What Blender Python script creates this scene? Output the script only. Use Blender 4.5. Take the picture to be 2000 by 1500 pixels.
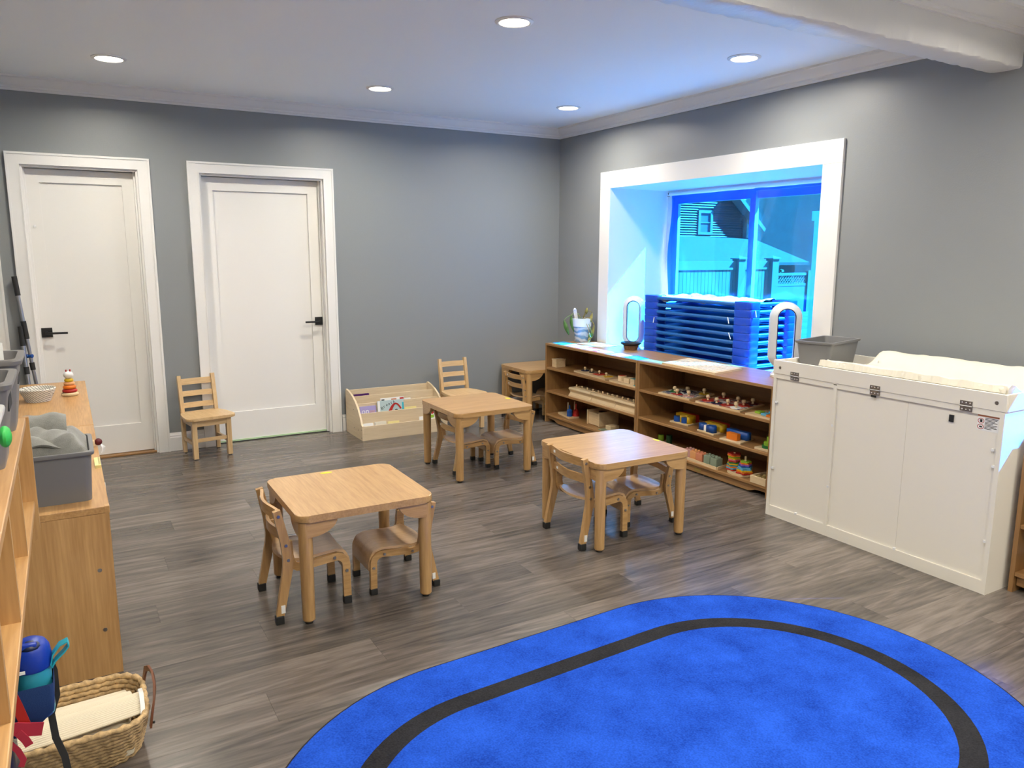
import bpy, bmesh, math, random
from mathutils import Vector, Matrix, Euler
random.seed(7)
for o in list(bpy.data.objects): bpy.data.objects.remove(o)
SC = bpy.context.scene
COL = SC.collection
R = math.radians

# ------------------------------------------------------------------ camera
cam_d = bpy.data.cameras.new('camera')
cam = bpy.data.objects.new('camera', cam_d); COL.objects.link(cam)
cam_d.sensor_fit = 'HORIZONTAL'; cam_d.sensor_width = 36.0; cam_d.lens = 26.8875
cam_d.clip_start = 0.02; cam_d.clip_end = 400
yaw, pitch, roll = 0.527989, 0.171964, 0.0025048
fw = Vector((math.sin(yaw)*math.cos(pitch), math.cos(yaw)*math.cos(pitch), -math.sin(pitch)))
rt = Vector((math.cos(yaw), -math.sin(yaw), 0)); up = rt.cross(fw)
r2 = rt*math.cos(roll) + up*math.sin(roll); u2 = up*math.cos(roll) - rt*math.sin(roll)
m = Matrix((r2, u2, -fw)).transposed().to_4x4(); m.translation = Vector((-4.08198, -6.12743, 1.48966))
cam.matrix_world = m
SC.camera = cam

# ------------------------------------------------------------------ sky, sun, exposure
SC.view_settings.view_transform = 'Standard'
SC.view_settings.look = 'None'
SC.view_settings.gamma = 1.0
SC.view_settings.use_curve_mapping = False
SC.view_settings.exposure = 0.98
w = bpy.data.worlds.new('sky'); SC.world = w; w.use_nodes = True
bg = w.node_tree.nodes['Background']
bg.inputs[0].default_value = (0.62, 0.80, 1.0, 1); bg.inputs[1].default_value = 1.1
sun_d = bpy.data.lights.new('sun', 'SUN'); sun_d.energy = 52.0; sun_d.angle = R(0.6); sun_d.color = (1.0, 0.95, 0.86)
sun = bpy.data.objects.new('sun', sun_d); COL.objects.link(sun)
sun.rotation_euler = Vector((-1.0, 0.53, -1.0)).to_track_quat('-Z', 'Y').to_euler()
sun.location = (20, -10, 20)

LAMP_W = 10.3
LAMP_COL = (1.0, 0.925, 0.79)

# ------------------------------------------------------------------ mesh helpers
class B:
    """collects shapes; coordinates are given in the room, o is the root's place"""
    def __init__(s, o=(0, 0, 0)):
        s.bm = bmesh.new(); s.o = Vector(o); s.bev = False
    def _v(s, p): return s.bm.verts.new(Vector(p) - s.o)
    def raw(s, vs, fs):
        v = [s._v(p) for p in vs]
        for f in fs:
            try: s.bm.faces.new([v[i] for i in f])
            except ValueError: pass
        return v
    def box(s, x0, x1, y0, y1, z0, z1, bev=0.0, seg=2):
        if x0 > x1: x0, x1 = x1, x0
        if y0 > y1: y0, y1 = y1, y0
        if z0 > z1: z0, z1 = z1, z0
        v = s.raw([(x0,y0,z0),(x1,y0,z0),(x1,y1,z0),(x0,y1,z0),(x0,y0,z1),(x1,y0,z1),(x1,y1,z1),(x0,y1,z1)],
              [(0,3,2,1),(4,5,6,7),(0,1,5,4),(1,2,6,5),(2,3,7,6),(3,0,4,7)])
        if bev > 0:
            s.bev = True
            es = set(e for q in v for e in q.link_edges)
            bmesh.ops.bevel(s.bm, geom=list(es), offset=bev, segments=seg, profile=0.5, affect='EDGES')
        return s
    def cyl(s, p0, p1, r0, r1=None, n=16, caps=True):
        r1 = r0 if r1 is None else r1
        p0, p1 = Vector(p0), Vector(p1); d = (p1-p0).normalized()
        a = d.orthogonal().normalized(); b = d.cross(a)
        lo, hi = [], []
        for i in range(n):
            t = 2*math.pi*i/n; c = a*math.cos(t) + b*math.sin(t)
            lo.append(s._v(p0+c*r0)); hi.append(s._v(p1+c*r1))
        for i in range(n):
            j = (i+1) % n; s.bm.faces.new([lo[i], lo[j], hi[j], hi[i]])
        if caps:
            s.bm.faces.new(lo[::-1]); s.bm.faces.new(hi)
        return s
    def tube(s, pts, r, n=8, closed=False):
        pts = [Vector(p) for p in pts]; N = len(pts); rings = []
        rr = r if isinstance(r, (list, tuple)) else [r]*N
        ref = None
        for i, p in enumerate(pts):
            if closed: d = pts[(i+1) % N]-pts[i-1]
            else: d = pts[min(i+1, N-1)]-pts[max(i-1, 0)]
            d.normalize()
            if ref is None: ref = d.orthogonal().normalized()
            a = (ref - d*ref.dot(d)).normalized(); ref = a; b = d.cross(a)
            rings.append([s._v(p+(a*math.cos(2*math.pi*k/n)+b*math.sin(2*math.pi*k/n))*rr[i]) for k in range(n)])
        for i in range(N if closed else N-1):
            A, C = rings[i], rings[(i+1) % N]
            for k in range(n):
                l = (k+1) % n; s.bm.faces.new([A[k], A[l], C[l], C[k]])
        if not closed:
            s.bm.faces.new(rings[0][::-1]); s.bm.faces.new(rings[-1])
        return s
    def sweep(s, pts, side, w, t, closed=False):
        """rectangular bar along pts; side = direction of the width w, t = thickness across"""
        pts = [Vector(p) for p in pts]; N = len(pts); side = Vector(side).normalized(); rings = []
        for i, p in enumerate(pts):
            if closed: d = pts[(i+1) % N]-pts[i-1]
            else: d = pts[min(i+1, N-1)]-pts[max(i-1, 0)]
            d.normalize(); a = (side - d*side.dot(d)).normalized(); b = d.cross(a)
            ww = w[i] if isinstance(w, (list, tuple)) else w
            tt = t[i] if isinstance(t, (list, tuple)) else t
            rings.append([s._v(p+a*ww/2*x+b*tt/2*y) for x, y in ((-1,-1),(1,-1),(1,1),(-1,1))])
        for i in range(N if closed else N-1):
            A, C = rings[i], rings[(i+1) % N]
            for k in range(4):
                l = (k+1) % 4; s.bm.faces.new([A[k], A[l], C[l], C[k]])
        if not closed:
            s.bm.faces.new(rings[0][::-1]); s.bm.faces.new(rings[-1])
        return s
    def lathe(s, prof, c=(0,0,0), n=24):
        c = Vector(c); rings = []
        for r, z in prof:
            if r < 1e-6: rings.append([s._v(c+Vector((0,0,z)))])
            else: rings.append([s._v(c+Vector((r*math.cos(2*math.pi*k/n), r*math.sin(2*math.pi*k/n), z))) for k in range(n)])
        for A, C in zip(rings, rings[1:]):
            for k in range(n):
                l = (k+1) % n
                if len(A) == 1 and len(C) == 1: continue
                if len(A) == 1: s.bm.faces.new([A[0], C[l], C[k]])
                elif len(C) == 1: s.bm.faces.new([A[k], A[l], C[0]])
                else: s.bm.faces.new([A[k], A[l], C[l], C[k]])
        return s
    def prism(s, poly, axis, a0, a1, bev=0.0):
        """extrude a 2-D outline along axis; outline is (y,z), (x,z) or (x,y)"""
        f = {'x': lambda p, a: (a, p[0], p[1]), 'y': lambda p, a: (p[0], a, p[1]), 'z': lambda p, a: (p[0], p[1], a)}[axis]
        lo = [s._v(f(p, a0)) for p in poly]; hi = [s._v(f(p, a1)) for p in poly]; n = len(poly)
        F = [s.bm.faces.new(lo), s.bm.faces.new(hi[::-1])]
        for i in range(n):
            j = (i+1) % n; F.append(s.bm.faces.new([lo[i], hi[i], hi[j], lo[j]]))
        if bev:
            s.bev = True
            es = set(e for q in F[:2] for e in q.edges)
            bmesh.ops.bevel(s.bm, geom=list(es), offset=bev, segments=2, profile=0.5, affect='EDGES')
        return s
    def grid(s, fn, nu, nv, thick=0.0):
        g = [[s._v(fn(i/nu, j/nv)) for j in range(nv+1)] for i in range(nu+1)]
        for i in range(nu):
            for j in range(nv): s.bm.faces.new([g[i][j], g[i+1][j], g[i+1][j+1], g[i][j+1]])
        if thick:
            s.bm.normal_update()
            bmesh.ops.solidify(s.bm, geom=list(s.bm.faces), thickness=thick)
        return s
    def sphere(s, c, rx, ry=None, rz=None, n=14, m=9):
        ry = rx if ry is None else ry; rz = rx if rz is None else rz
        c = Vector(c); rings = []
        for i in range(m+1):
            t = math.pi*i/m; z = -math.cos(t); q = math.sin(t)
            if i in (0, m): rings.append([s._v(c+Vector((0,0,z*rz)))])
            else: rings.append([s._v(c+Vector((rx*q*math.cos(2*math.pi*k/n), ry*q*math.sin(2*math.pi*k/n), z*rz))) for k in range(n)])
        for A, C in zip(rings, rings[1:]):
            for k in range(n):
                l = (k+1) % n
                if len(A) == 1: s.bm.faces.new([A[0], C[l], C[k]])
                elif len(C) == 1: s.bm.faces.new([A[k], A[l], C[0]])
                else: s.bm.faces.new([A[k], A[l], C[l], C[k]])
        return s
    def mesh(s, name, mat=None, smooth=True, ang=35):
        bmesh.ops.recalc_face_normals(s.bm, faces=list(s.bm.faces))
        me = bpy.data.meshes.new(name); s.bm.to_mesh(me); s.bm.free()
        if mat is not None: me.materials.append(mat)
        if smooth:
            me.shade_smooth(); me.set_sharp_from_angle(angle=R(ang))
            for f in me.polygons:
                if len(f.vertices) > 4 or (s.bev and max(abs(c) for c in f.normal) > 0.9999): f.use_smooth = False
        return me
    def build(s, name, mat, parent=None, smooth=True, ang=35):
        return link(name, s.mesh(name, mat, smooth, ang), parent, None if parent is not None else s.o)

def link(name, me, parent=None, loc=None, rot=None):
    o = bpy.data.objects.new(name, me); COL.objects.link(o)
    if parent is not None: o.parent = parent
    if loc is not None: o.location = loc
    if rot is not None: o.rotation_euler = rot
    return o

def tag(o, label, cat, group=None):
    o['label'] = label; o['category'] = cat
    if group: o['group'] = group
    return o

def thing(name, label, cat, loc=(0,0,0), rz=0.0, group=None):
    o = bpy.data.objects.new(name, None); COL.objects.link(o)
    o.location = loc; o.rotation_euler = (0, 0, rz); o.empty_display_size = 0.05
    return tag(o, label, cat, group)

def struct(o, label=None):
    o['kind'] = 'structure'
    if label: o['label'] = label
    return o

def sroot(name, loc=(0,0,0), label=None):
    o = bpy.data.objects.new(name, None); COL.objects.link(o); o.location = loc; o.empty_display_size = 0.05
    return struct(o, label)

def dup(root, loc, rz=0.0, label=None, group=None, scale=1.0):
    r = root.copy(); COL.objects.link(r); r.location = loc; r.rotation_euler = (0, 0, rz); r.scale = scale if isinstance(scale, tuple) else (scale,)*3
    if label: r['label'] = label
    if group: r['group'] = group
    for ch in list(root.children):
        c = ch.copy(); COL.objects.link(c); c.parent = r
        for g in list(ch.children):
            d = g.copy(); COL.objects.link(d); d.parent = c
    return r

def text_mesh(name, s, size, mat, depth=0.0003):
    cu = bpy.data.curves.new(name, 'FONT'); cu.body = s; cu.size = size; cu.extrude = depth
    cu.align_x = 'LEFT'; cu.resolution_u = 3
    t = bpy.data.objects.new(name, cu); COL.objects.link(t)
    dg = bpy.context.evaluated_depsgraph_get(); dg.update()
    me = bpy.data.meshes.new_from_object(t.evaluated_get(dg), depsgraph=dg)
    bpy.data.objects.remove(t); bpy.data.curves.remove(cu)
    me.materials.clear(); me.materials.append(mat)
    return me

def rrect(x0, x1, y0, y1, r, n=5):
    P = []
    for cx, cy, a in ((x1-r, y0+r, -90), (x1-r, y1-r, 0), (x0+r, y1-r, 90), (x0+r, y0+r, 180)):
        for i in range(n+1):
            t = R(a+90*i/n); P.append((cx+r*math.cos(t), cy+r*math.sin(t)))
    return P

# ------------------------------------------------------------------ materials
def N(nt, t, **kw):
    n = nt.nodes.new(t)
    for k, v in kw.items(): setattr(n, k, v)
    return n

def new_mat(name):
    m = bpy.data.materials.new(name); m.use_nodes = True
    return m, m.node_tree, m.node_tree.nodes['Principled BSDF']

def flat(name, c, rough=0.5, metal=0.0, coat=0.0, bump=0.0, bscale=200, var=0.0, vscale=8, emis=None, estr=0.0, spec=0.5, sheen=0.0, alpha=None):
    m, nt, p = new_mat(name)
    p.inputs['Base Color'].default_value = (*c, 1); p.inputs['Roughness'].default_value = rough
    p.inputs['Metallic'].default_value = metal; p.inputs['Coat Weight'].default_value = coat
    p.inputs['Specular IOR Level'].default_value = spec
    if sheen: p.inputs['Sheen Weight'].default_value = sheen
    tc = N(nt, 'ShaderNodeTexCoord')
    if var:
        nz = N(nt, 'ShaderNodeTexNoise'); nz.inputs['Scale'].default_value = vscale; nz.inputs['Detail'].default_value = 4
        nt.links.new(tc.outputs['Object'], nz.inputs['Vector'])
        rp = N(nt, 'ShaderNodeValToRGB'); e = rp.color_ramp.elements
        e[0].position = 0.3; e[1].position = 0.7
        e[0].color = (*[x*(1-var) for x in c], 1); e[1].color = (*[min(1, x*(1+var)) for x in c], 1)
        nt.links.new(nz.outputs[0], rp.inputs[0]); nt.links.new(rp.outputs[0], p.inputs['Base Color'])
    if bump:
        nb = N(nt, 'ShaderNodeTexNoise'); nb.inputs['Scale'].default_value = bscale; nb.inputs['Detail'].default_value = 3
        nt.links.new(tc.outputs['Object'], nb.inputs['Vector'])
        bp = N(nt, 'ShaderNodeBump'); bp.inputs['Strength'].default_value = bump; bp.inputs['Distance'].default_value = 0.002
        nt.links.new(nb.outputs[0], bp.inputs['Height']); nt.links.new(bp.outputs[0], p.inputs['Normal'])
    if emis:
        p.inputs['Emission Color'].default_value = (*emis, 1); p.inputs['Emission Strength'].default_value = estr
    return m

def wood(name, dark, light, axis='x', scale=9.0, stretch=14.0, rough=0.42, coat=0.12, fine=0.5, rnd=7.0, contrast=(0.32, 0.68)):
    m, nt, p = new_mat(name)
    p.inputs['Roughness'].default_value = rough; p.inputs['Coat Weight'].default_value = coat; p.inputs['Coat Roughness'].default_value = 0.25
    tc = N(nt, 'ShaderNodeTexCoord'); oi = N(nt, 'ShaderNodeObjectInfo')
    mul = N(nt, 'ShaderNodeVectorMath', operation='SCALE'); mul.inputs[0].default_value = (3.1, 5.3, 4.7)
    mm = N(nt, 'ShaderNodeMath', operation='MULTIPLY'); mm.inputs[1].default_value = rnd
    nt.links.new(oi.outputs['Random'], mm.inputs[0]); nt.links.new(mm.outputs[0], mul.inputs['Scale'])
    add = N(nt, 'ShaderNodeVectorMath', operation='ADD')
    nt.links.new(tc.outputs['Object'], add.inputs[0]); nt.links.new(mul.outputs[0], add.inputs[1])
    mp = N(nt, 'ShaderNodeMapping'); sc = [scale]*3; sc['xyz'.index(axis)] = scale/stretch
    mp.inputs['Scale'].default_value = sc
    nt.links.new(add.outputs[0], mp.inputs[0])
    n1 = N(nt, 'ShaderNodeTexNoise'); n1.inputs['Scale'].default_value = 1.6; n1.inputs['Detail'].default_value = 5; n1.inputs['Distortion'].default_value = 1.1
    nt.links.new(mp.outputs[0], n1.inputs['Vector'])
    n2 = N(nt, 'ShaderNodeTexNoise'); n2.inputs['Scale'].default_value = 13; n2.inputs['Detail'].default_value = 4
    nt.links.new(mp.outputs[0], n2.inputs['Vector'])
    mx = N(nt, 'ShaderNodeMix'); mx.data_type = 'FLOAT'; mx.inputs[0].default_value = fine
    nt.links.new(n1.outputs[0], mx.inputs[2]); nt.links.new(n2.outputs[0], mx.inputs[3])
    rp = N(nt, 'ShaderNodeValToRGB'); e = rp.color_ramp.elements
    e[0].position, e[1].position = contrast; e[0].color = (*dark, 1); e[1].color = (*light, 1)
    nt.links.new(mx.outputs[0], rp.inputs[0]); nt.links.new(rp.outputs[0], p.inputs['Base Color'])
    return m

M = {}
M['wall'] = flat('grey_wall_paint', (0.250, 0.266, 0.276), 0.42, bump=0.20, bscale=130)
M['ceil'] = flat('ceiling_paint', (0.89, 0.925, 0.94), 0.7, bump=0.08, bscale=60)
M['beam'] = flat('rough_white_beam_paint', (0.74, 0.74, 0.73), 0.35, bump=0.9, bscale=55)
M['trim'] = flat('white_trim_paint', (0.80, 0.79, 0.77), 0.32)
M['door'] = flat('white_door_paint', (0.80, 0.785, 0.755), 0.34)
M['black'] = flat('black_metal', (0.012, 0.012, 0.013), 0.35)
M['rubber'] = flat('black_rubber', (0.014, 0.014, 0.014), 0.6)
M['steel'] = flat('brushed_steel', (0.42, 0.42, 0.43), 0.32, metal=1.0)
M['white_lam'] = flat('white_laminate', (0.79, 0.755, 0.675), 0.34)
M['white_pl'] = flat('white_plastic', (0.78, 0.79, 0.80), 0.3)
M['silver_pl'] = flat('silver_plastic', (0.60, 0.63, 0.67), 0.32)
M['grey_bin'] = flat('grey_plastic', (0.17, 0.17, 0.175), 0.38, bump=0.05)
M['grey_bin2'] = flat('charcoal_plastic', (0.175, 0.168, 0.165), 0.38, bump=0.05)
M['clear_bin'] = flat('milky_plastic', (0.55, 0.55, 0.56), 0.25)
M['towel'] = flat('grey_towel', (0.225, 0.225, 0.205), 0.95, bump=0.9, bscale=420, sheen=0.4, var=0.12, vscale=40)
BD, BL = (0.36, 0.200, 0.072), (0.57, 0.350, 0.148)
for ax in 'xyz':
    M['beech_'+ax] = wood('beech_laminate_'+ax, BD, BL, ax, rough=0.30, coat=0.35)
    M['birch_'+ax] = wood('birch_plywood_'+ax, (0.60, 0.47, 0.30), (0.72, 0.59, 0.40), ax, scale=7, rough=0.5)
    M['oak_'+ax] = wood('oak_laminate_'+ax, (0.255, 0.128, 0.044), (0.37, 0.200, 0.074), ax, scale=10, stretch=20, rough=0.42)
    M['cup_'+ax] = wood('cupboard_laminate_'+ax, (0.38, 0.200, 0.070), (0.60, 0.355, 0.145), ax, scale=10, stretch=20, rough=0.40)
    M['ash_'+ax] = wood('ash_solid_'+ax, (0.52, 0.335, 0.155), (0.70, 0.50, 0.265), ax, scale=10, rough=0.35, coat=0.3)
M['bent'] = wood('bent_plywood', (0.43, 0.27, 0.135), (0.60, 0.40, 0.22), 'x', scale=9, rough=0.3, coat=0.35)
M['toy_wood'] = wood('pale_toy_wood', (0.62, 0.45, 0.25), (0.74, 0.58, 0.36), 'y', scale=14, rough=0.5, coat=0)
for k, c in dict(red=(0.42,0.018,0.012), blue=(0.006,0.07,0.32), yellow=(0.70,0.45,0.015), orange=(0.75,0.19,0.012), green=(0.015,0.16,0.035),
                 lime=(0.26,0.45,0.03), pink=(0.65,0.16,0.24), coral=(0.62,0.24,0.13), peach=(0.72,0.35,0.14), sage=(0.24,0.30,0.22), dusty=(0.55,0.30,0.27),
                 purple=(0.075,0.012,0.11), lav=(0.38,0.33,0.60), sky=(0.12,0.42,0.62), teal=(0.02,0.26,0.30), navy=(0.004,0.012,0.05), maroon=(0.10,0.008,0.012),
                 aqua=(0.02,0.38,0.50), violet=(0.30,0.10,0.42), darkgreen=(0.01,0.06,0.02), brass=(0.30,0.21,0.06)).items():
    M[k] = flat(k+'_paint', c, 0.4)
M['paper'] = flat('white_paper', (0.82, 0.82, 0.80), 0.7)
M['pale_yellow'] = flat('pale_yellow_paper', (0.80, 0.70, 0.30), 0.7)
M['bright_yellow'] = flat('bright_yellow_sticker', (0.80, 0.72, 0.02), 0.5)
M['ink'] = flat('black_ink', (0.02, 0.02, 0.02), 0.7)
M['bluec'] = flat('cot_blue_plastic', (0.005, 0.055, 0.45), 0.35)
M['bluetube'] = flat('cot_blue_tube', (0.01, 0.10, 0.33), 0.3)
M['bluefab'] = flat('cot_blue_mesh', (0.02, 0.10, 0.36), 0.55)
M['wicker'] = flat('seagrass', (0.50, 0.34, 0.165), 0.75, var=0.35, vscale=70, bump=0.6, bscale=240)
M['leather'] = flat('brown_leather', (0.16, 0.055, 0.022), 0.45)
M['cream'] = flat('cream_fabric', (0.76, 0.68, 0.52), 0.85, bump=0.3, bscale=500)
M['leaf'] = flat('green_leaf', (0.06, 0.15, 0.025), 0.42, var=0.4, vscale=30)
M['dryleaf'] = flat('yellowing_leaf', (0.26, 0.22, 0.05), 0.5, var=0.4, vscale=30)
M['stem'] = flat('pale_green_stem', (0.25, 0.38, 0.12), 0.5)
M['cork'] = flat('brown_cork', (0.20, 0.10, 0.045), 0.8, var=0.4, vscale=120, bump=0.5, bscale=220)
M['darkbowl'] = flat('dark_brown_rim', (0.010, 0.008, 0.007), 0.35)
M['plush'] = flat('white_cover', (0.68, 0.64, 0.54), 0.6, bump=0.15, bscale=60)
# special materials ---------------------------------------------------
def mat_floor():
    m, nt, p = new_mat('grey_vinyl_plank')
    tc = N(nt, 'ShaderNodeTexCoord'); oi = N(nt, 'ShaderNodeObjectInfo')
    sc = N(nt, 'ShaderNodeVectorMath', operation='SCALE'); sc.inputs[0].default_value = (13, 29, 7)
    nt.links.new(oi.outputs['Random'], sc.inputs['Scale'])
    add = N(nt, 'ShaderNodeVectorMath', operation='ADD')
    nt.links.new(tc.outputs['Object'], add.inputs[0]); nt.links.new(sc.outputs[0], add.inputs[1])
    mp = N(nt, 'ShaderNodeMapping'); mp.inputs['Scale'].default_value = (1.1, 11, 1); nt.links.new(add.outputs[0], mp.inputs[0])
    n1 = N(nt, 'ShaderNodeTexNoise'); n1.inputs['Scale'].default_value = 1.3; n1.inputs['Detail'].default_value = 7; n1.inputs['Distortion'].default_value = 1.6
    n2 = N(nt, 'ShaderNodeTexNoise'); n2.inputs['Scale'].default_value = 7; n2.inputs['Detail'].default_value = 6
    nt.links.new(mp.outputs[0], n1.inputs['Vector']); nt.links.new(mp.outputs[0], n2.inputs['Vector'])
    mx = N(nt, 'ShaderNodeMix'); mx.data_type = 'FLOAT'; mx.inputs[0].default_value = 0.35
    nt.links.new(n1.outputs[0], mx.inputs[2]); nt.links.new(n2.outputs[0], mx.inputs[3])
    # each plank a little lighter or darker
    m2 = N(nt, 'ShaderNodeMath', operation='MULTIPLY_ADD'); m2.inputs[1].default_value = 0.16; m2.inputs[2].default_value = -0.08
    nt.links.new(oi.outputs['Random'], m2.inputs[0])
    a2 = N(nt, 'ShaderNodeMath', operation='ADD'); nt.links.new(mx.outputs[0], a2.inputs[0]); nt.links.new(m2.outputs[0], a2.inputs[1])
    rp = N(nt, 'ShaderNodeValToRGB'); e = rp.color_ramp.elements
    e[0].position = 0.31; e[0].color = (0.054, 0.048, 0.042, 1); e[1].position = 0.69; e[1].color = (0.190, 0.160, 0.138, 1)
    q = e.new(0.5); q.color = (0.113, 0.095, 0.083, 1)
    nt.links.new(a2.outputs[0], rp.inputs[0]); nt.links.new(rp.outputs[0], p.inputs['Base Color'])
    p.inputs['Roughness'].default_value = 0.26; p.inputs['Specular IOR Level'].default_value = 0.5
    bp = N(nt, 'ShaderNodeBump'); bp.inputs['Strength'].default_value = 0.10; bp.inputs['Distance'].default_value = 0.002
    nt.links.new(n2.outputs[0], bp.inputs['Height']); nt.links.new(bp.outputs[0], p.inputs['Normal'])
    return m
M['floor'] = mat_floor()

def mat_rug(name, c1, c2):
    m, nt, p = new_mat(name)
    tc = N(nt, 'ShaderNodeTexCoord')
    n1 = N(nt, 'ShaderNodeTexNoise'); n1.inputs['Scale'].default_value = 4.5; n1.inputs['Detail'].default_value = 6; n1.inputs['Roughness'].default_value = 0.65
    n2 = N(nt, 'ShaderNodeTexNoise'); n2.inputs['Scale'].default_value = 160; n2.inputs['Detail'].default_value = 3
    for n in (n1, n2): nt.links.new(tc.outputs['Object'], n.inputs['Vector'])
    mx = N(nt, 'ShaderNodeMix'); mx.data_type = 'FLOAT'; mx.inputs[0].default_value = 0.4
    nt.links.new(n1.outputs[0], mx.inputs[2]); nt.links.new(n2.outputs[0], mx.inputs[3])
    rp = N(nt, 'ShaderNodeValToRGB'); e = rp.color_ramp.elements
    e[0].position = 0.33; e[1].position = 0.62; e[0].color = (*c1, 1); e[1].color = (*c2, 1)
    nt.links.new(mx.outputs[0], rp.inputs[0]); nt.links.new(rp.outputs[0], p.inputs['Base Color'])
    p.inputs['Roughness'].default_value = 0.95; p.inputs['Specular IOR Level'].default_value = 0.1
    bp = N(nt, 'ShaderNodeBump'); bp.inputs['Strength'].default_value = 0.7; bp.inputs['Distance'].default_value = 0.004
    nt.links.new(n2.outputs[0], bp.inputs['Height']); nt.links.new(bp.outputs[0], p.inputs['Normal'])
    return m
M['rug_blue'] = mat_rug('blue_rug_pile', (0.004, 0.030, 0.25), (0.018, 0.096, 0.60))
M['rug_black'] = mat_rug('black_rug_pile', (0.010, 0.010, 0.013), (0.030, 0.030, 0.034))

def mat_film():
    m, nt, p = new_mat('blue_window_film')
    nt.nodes.remove(p); out = nt.nodes['Material Output']
    tr = N(nt, 'ShaderNodeBsdfTransparent'); tr.inputs[0].default_value = (0.020, 0.34, 0.97, 1)
    gl = N(nt, 'ShaderNodeBsdfGlossy'); gl.inputs['Roughness'].default_value = 0.12; gl.inputs[0].default_value = (0.9, 0.95, 1, 1)
    lw = N(nt, 'ShaderNodeValue'); lw.outputs[0].default_value = 0.06
    mx = N(nt, 'ShaderNodeMixShader')
    nt.links.new(lw.outputs[0], mx.inputs[0]); nt.links.new(tr.outputs[0], mx.inputs[1]); nt.links.new(gl.outputs[0], mx.inputs[2])
    nt.links.new(mx.outputs[0], out.inputs[0])
    return m
M['film'] = mat_film()

def mat_glass():
    m, nt, p = new_mat('window_glass')
    nt.nodes.remove(p); out = nt.nodes['Material Output']
    tr = N(nt, 'ShaderNodeBsdfTransparent'); tr.inputs[0].default_value = (0.93, 0.96, 0.96, 1)
    gl = N(nt, 'ShaderNodeBsdfGlossy'); gl.inputs['Roughness'].default_value = 0.02
    lw = N(nt, 'ShaderNodeValue'); lw.outputs[0].default_value = 0.03
    mx = N(nt, 'ShaderNodeMixShader')
    nt.links.new(lw.outputs[0], mx.inputs[0]); nt.links.new(tr.outputs[0], mx.inputs[1]); nt.links.new(gl.outputs[0], mx.inputs[2])
    nt.links.new(mx.outputs[0], out.inputs[0])
    return m
M['glass'] = mat_glass()

def mat_weave_bowl():
    m, nt, p = new_mat('white_rope_black_stitch')
    tc = N(nt, 'ShaderNodeTexCoord')
    mp = N(nt, 'ShaderNodeMapping'); mp.inputs['Rotation'].default_value = (0.7, 0.5, 0.6); mp.inputs['Scale'].default_value = (70, 70, 70)
    nt.links.new(tc.outputs['Object'], mp.inputs[0])
    ck = N(nt, 'ShaderNodeTexWave'); ck.inputs['Scale'].default_value = 0.42; ck.inputs['Distortion'].default_value = 1.0
    nt.links.new(mp.outputs[0], ck.inputs['Vector'])
    rp = N(nt, 'ShaderNodeValToRGB'); e = rp.color_ramp.elements
    e[0].position = 0.05; e[0].color = (0.05, 0.05, 0.05, 1); e[1].position = 0.12; e[1].color = (0.78, 0.75, 0.68, 1)
    nt.links.new(ck.outputs['Fac'], rp.inputs[0]); nt.links.new(rp.outputs[0], p.inputs['Base Color'])
    p.inputs['Roughness'].default_value = 0.8
    return m
M['ropebowl'] = mat_weave_bowl()

def mat_pot():
    m, nt, p = new_mat('glazed_blue_swirl')
    tc = N(nt, 'ShaderNodeTexCoord')
    wv = N(nt, 'ShaderNodeTexWave'); wv.inputs['Scale'].default_value = 7; wv.inputs['Distortion'].default_value = 9; wv.inputs['Detail'].default_value = 3
    wv.bands_direction = 'Z'
    nt.links.new(tc.outputs['Object'], wv.inputs['Vector'])
    rp = N(nt, 'ShaderNodeValToRGB'); e = rp.color_ramp.elements
    e[0].position = 0.2; e[0].color = (0.16, 0.26, 0.36, 1); e[1].position = 0.8; e[1].color = (0.55, 0.56, 0.55, 1)
    nt.links.new(wv.outputs['Fac'], rp.inputs[0]); nt.links.new(rp.outputs[0], p.inputs['Base Color'])
    p.inputs['Roughness'].default_value = 0.2; p.inputs['Coat Weight'].default_value = 0.4
    return m
M['pot'] = mat_pot()

def mat_print(name, cols, scale=40):
    m, nt, p = new_mat(name)
    tc = N(nt, 'ShaderNodeTexCoord')
    vo = N(nt, 'ShaderNodeTexVoronoi'); vo.inputs['Scale'].default_value = scale
    nt.links.new(tc.outputs['Object'], vo.inputs['Vector'])
    sp = N(nt, 'ShaderNodeSeparateColor'); nt.links.new(vo.outputs['Color'], sp.inputs[0])
    rp = N(nt, 'ShaderNodeValToRGB'); rp.color_ramp.interpolation = 'CONSTANT'; e = rp.color_ramp.elements
    e[0].color = (*cols[0], 1); e[0].position = 0
    e[1].color = (*cols[1], 1); e[1].position = 1/len(cols)
    for i, c in enumerate(cols[2:], 2):
        q = e.new(i/len(cols)); q.color = (*c, 1)
    nt.links.new(sp.outputs[0], rp.inputs[0]); nt.links.new(rp.outputs[0], p.inputs['Base Color'])
    p.inputs['Roughness'].default_value = 0.35
    return m
M['print_mix'] = mat_print('printed_puzzle_face', [(0.45,0.03,0.02),(0.6,0.55,0.5),(0.03,0.05,0.12),(0.5,0.10,0.05),(0.75,0.72,0.66)], 38)
M['print_bw'] = mat_print('printed_puzzle_pattern', [(0.02,0.02,0.03),(0.7,0.68,0.62),(0.05,0.08,0.2),(0.75,0.72,0.68)], 60)
M['print_shark'] = mat_print('bottle_wave_print', [(0.03,0.30,0.42),(0.03,0.30,0.42),(0.03,0.30,0.42),(0.01,0.06,0.22)], 45)
M['card_pink'] = mat_print('pink_picture_card', [(0.75,0.30,0.40),(0.85,0.55,0.60),(0.55,0.35,0.62),(0.8,0.75,0.75)], 14)
M['card_blue'] = mat_print('blue_picture_card', [(0.02,0.22,0.55),(0.03,0.30,0.62),(0.10,0.5,0.75),(0.02,0.2,0.5)], 14)
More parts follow.
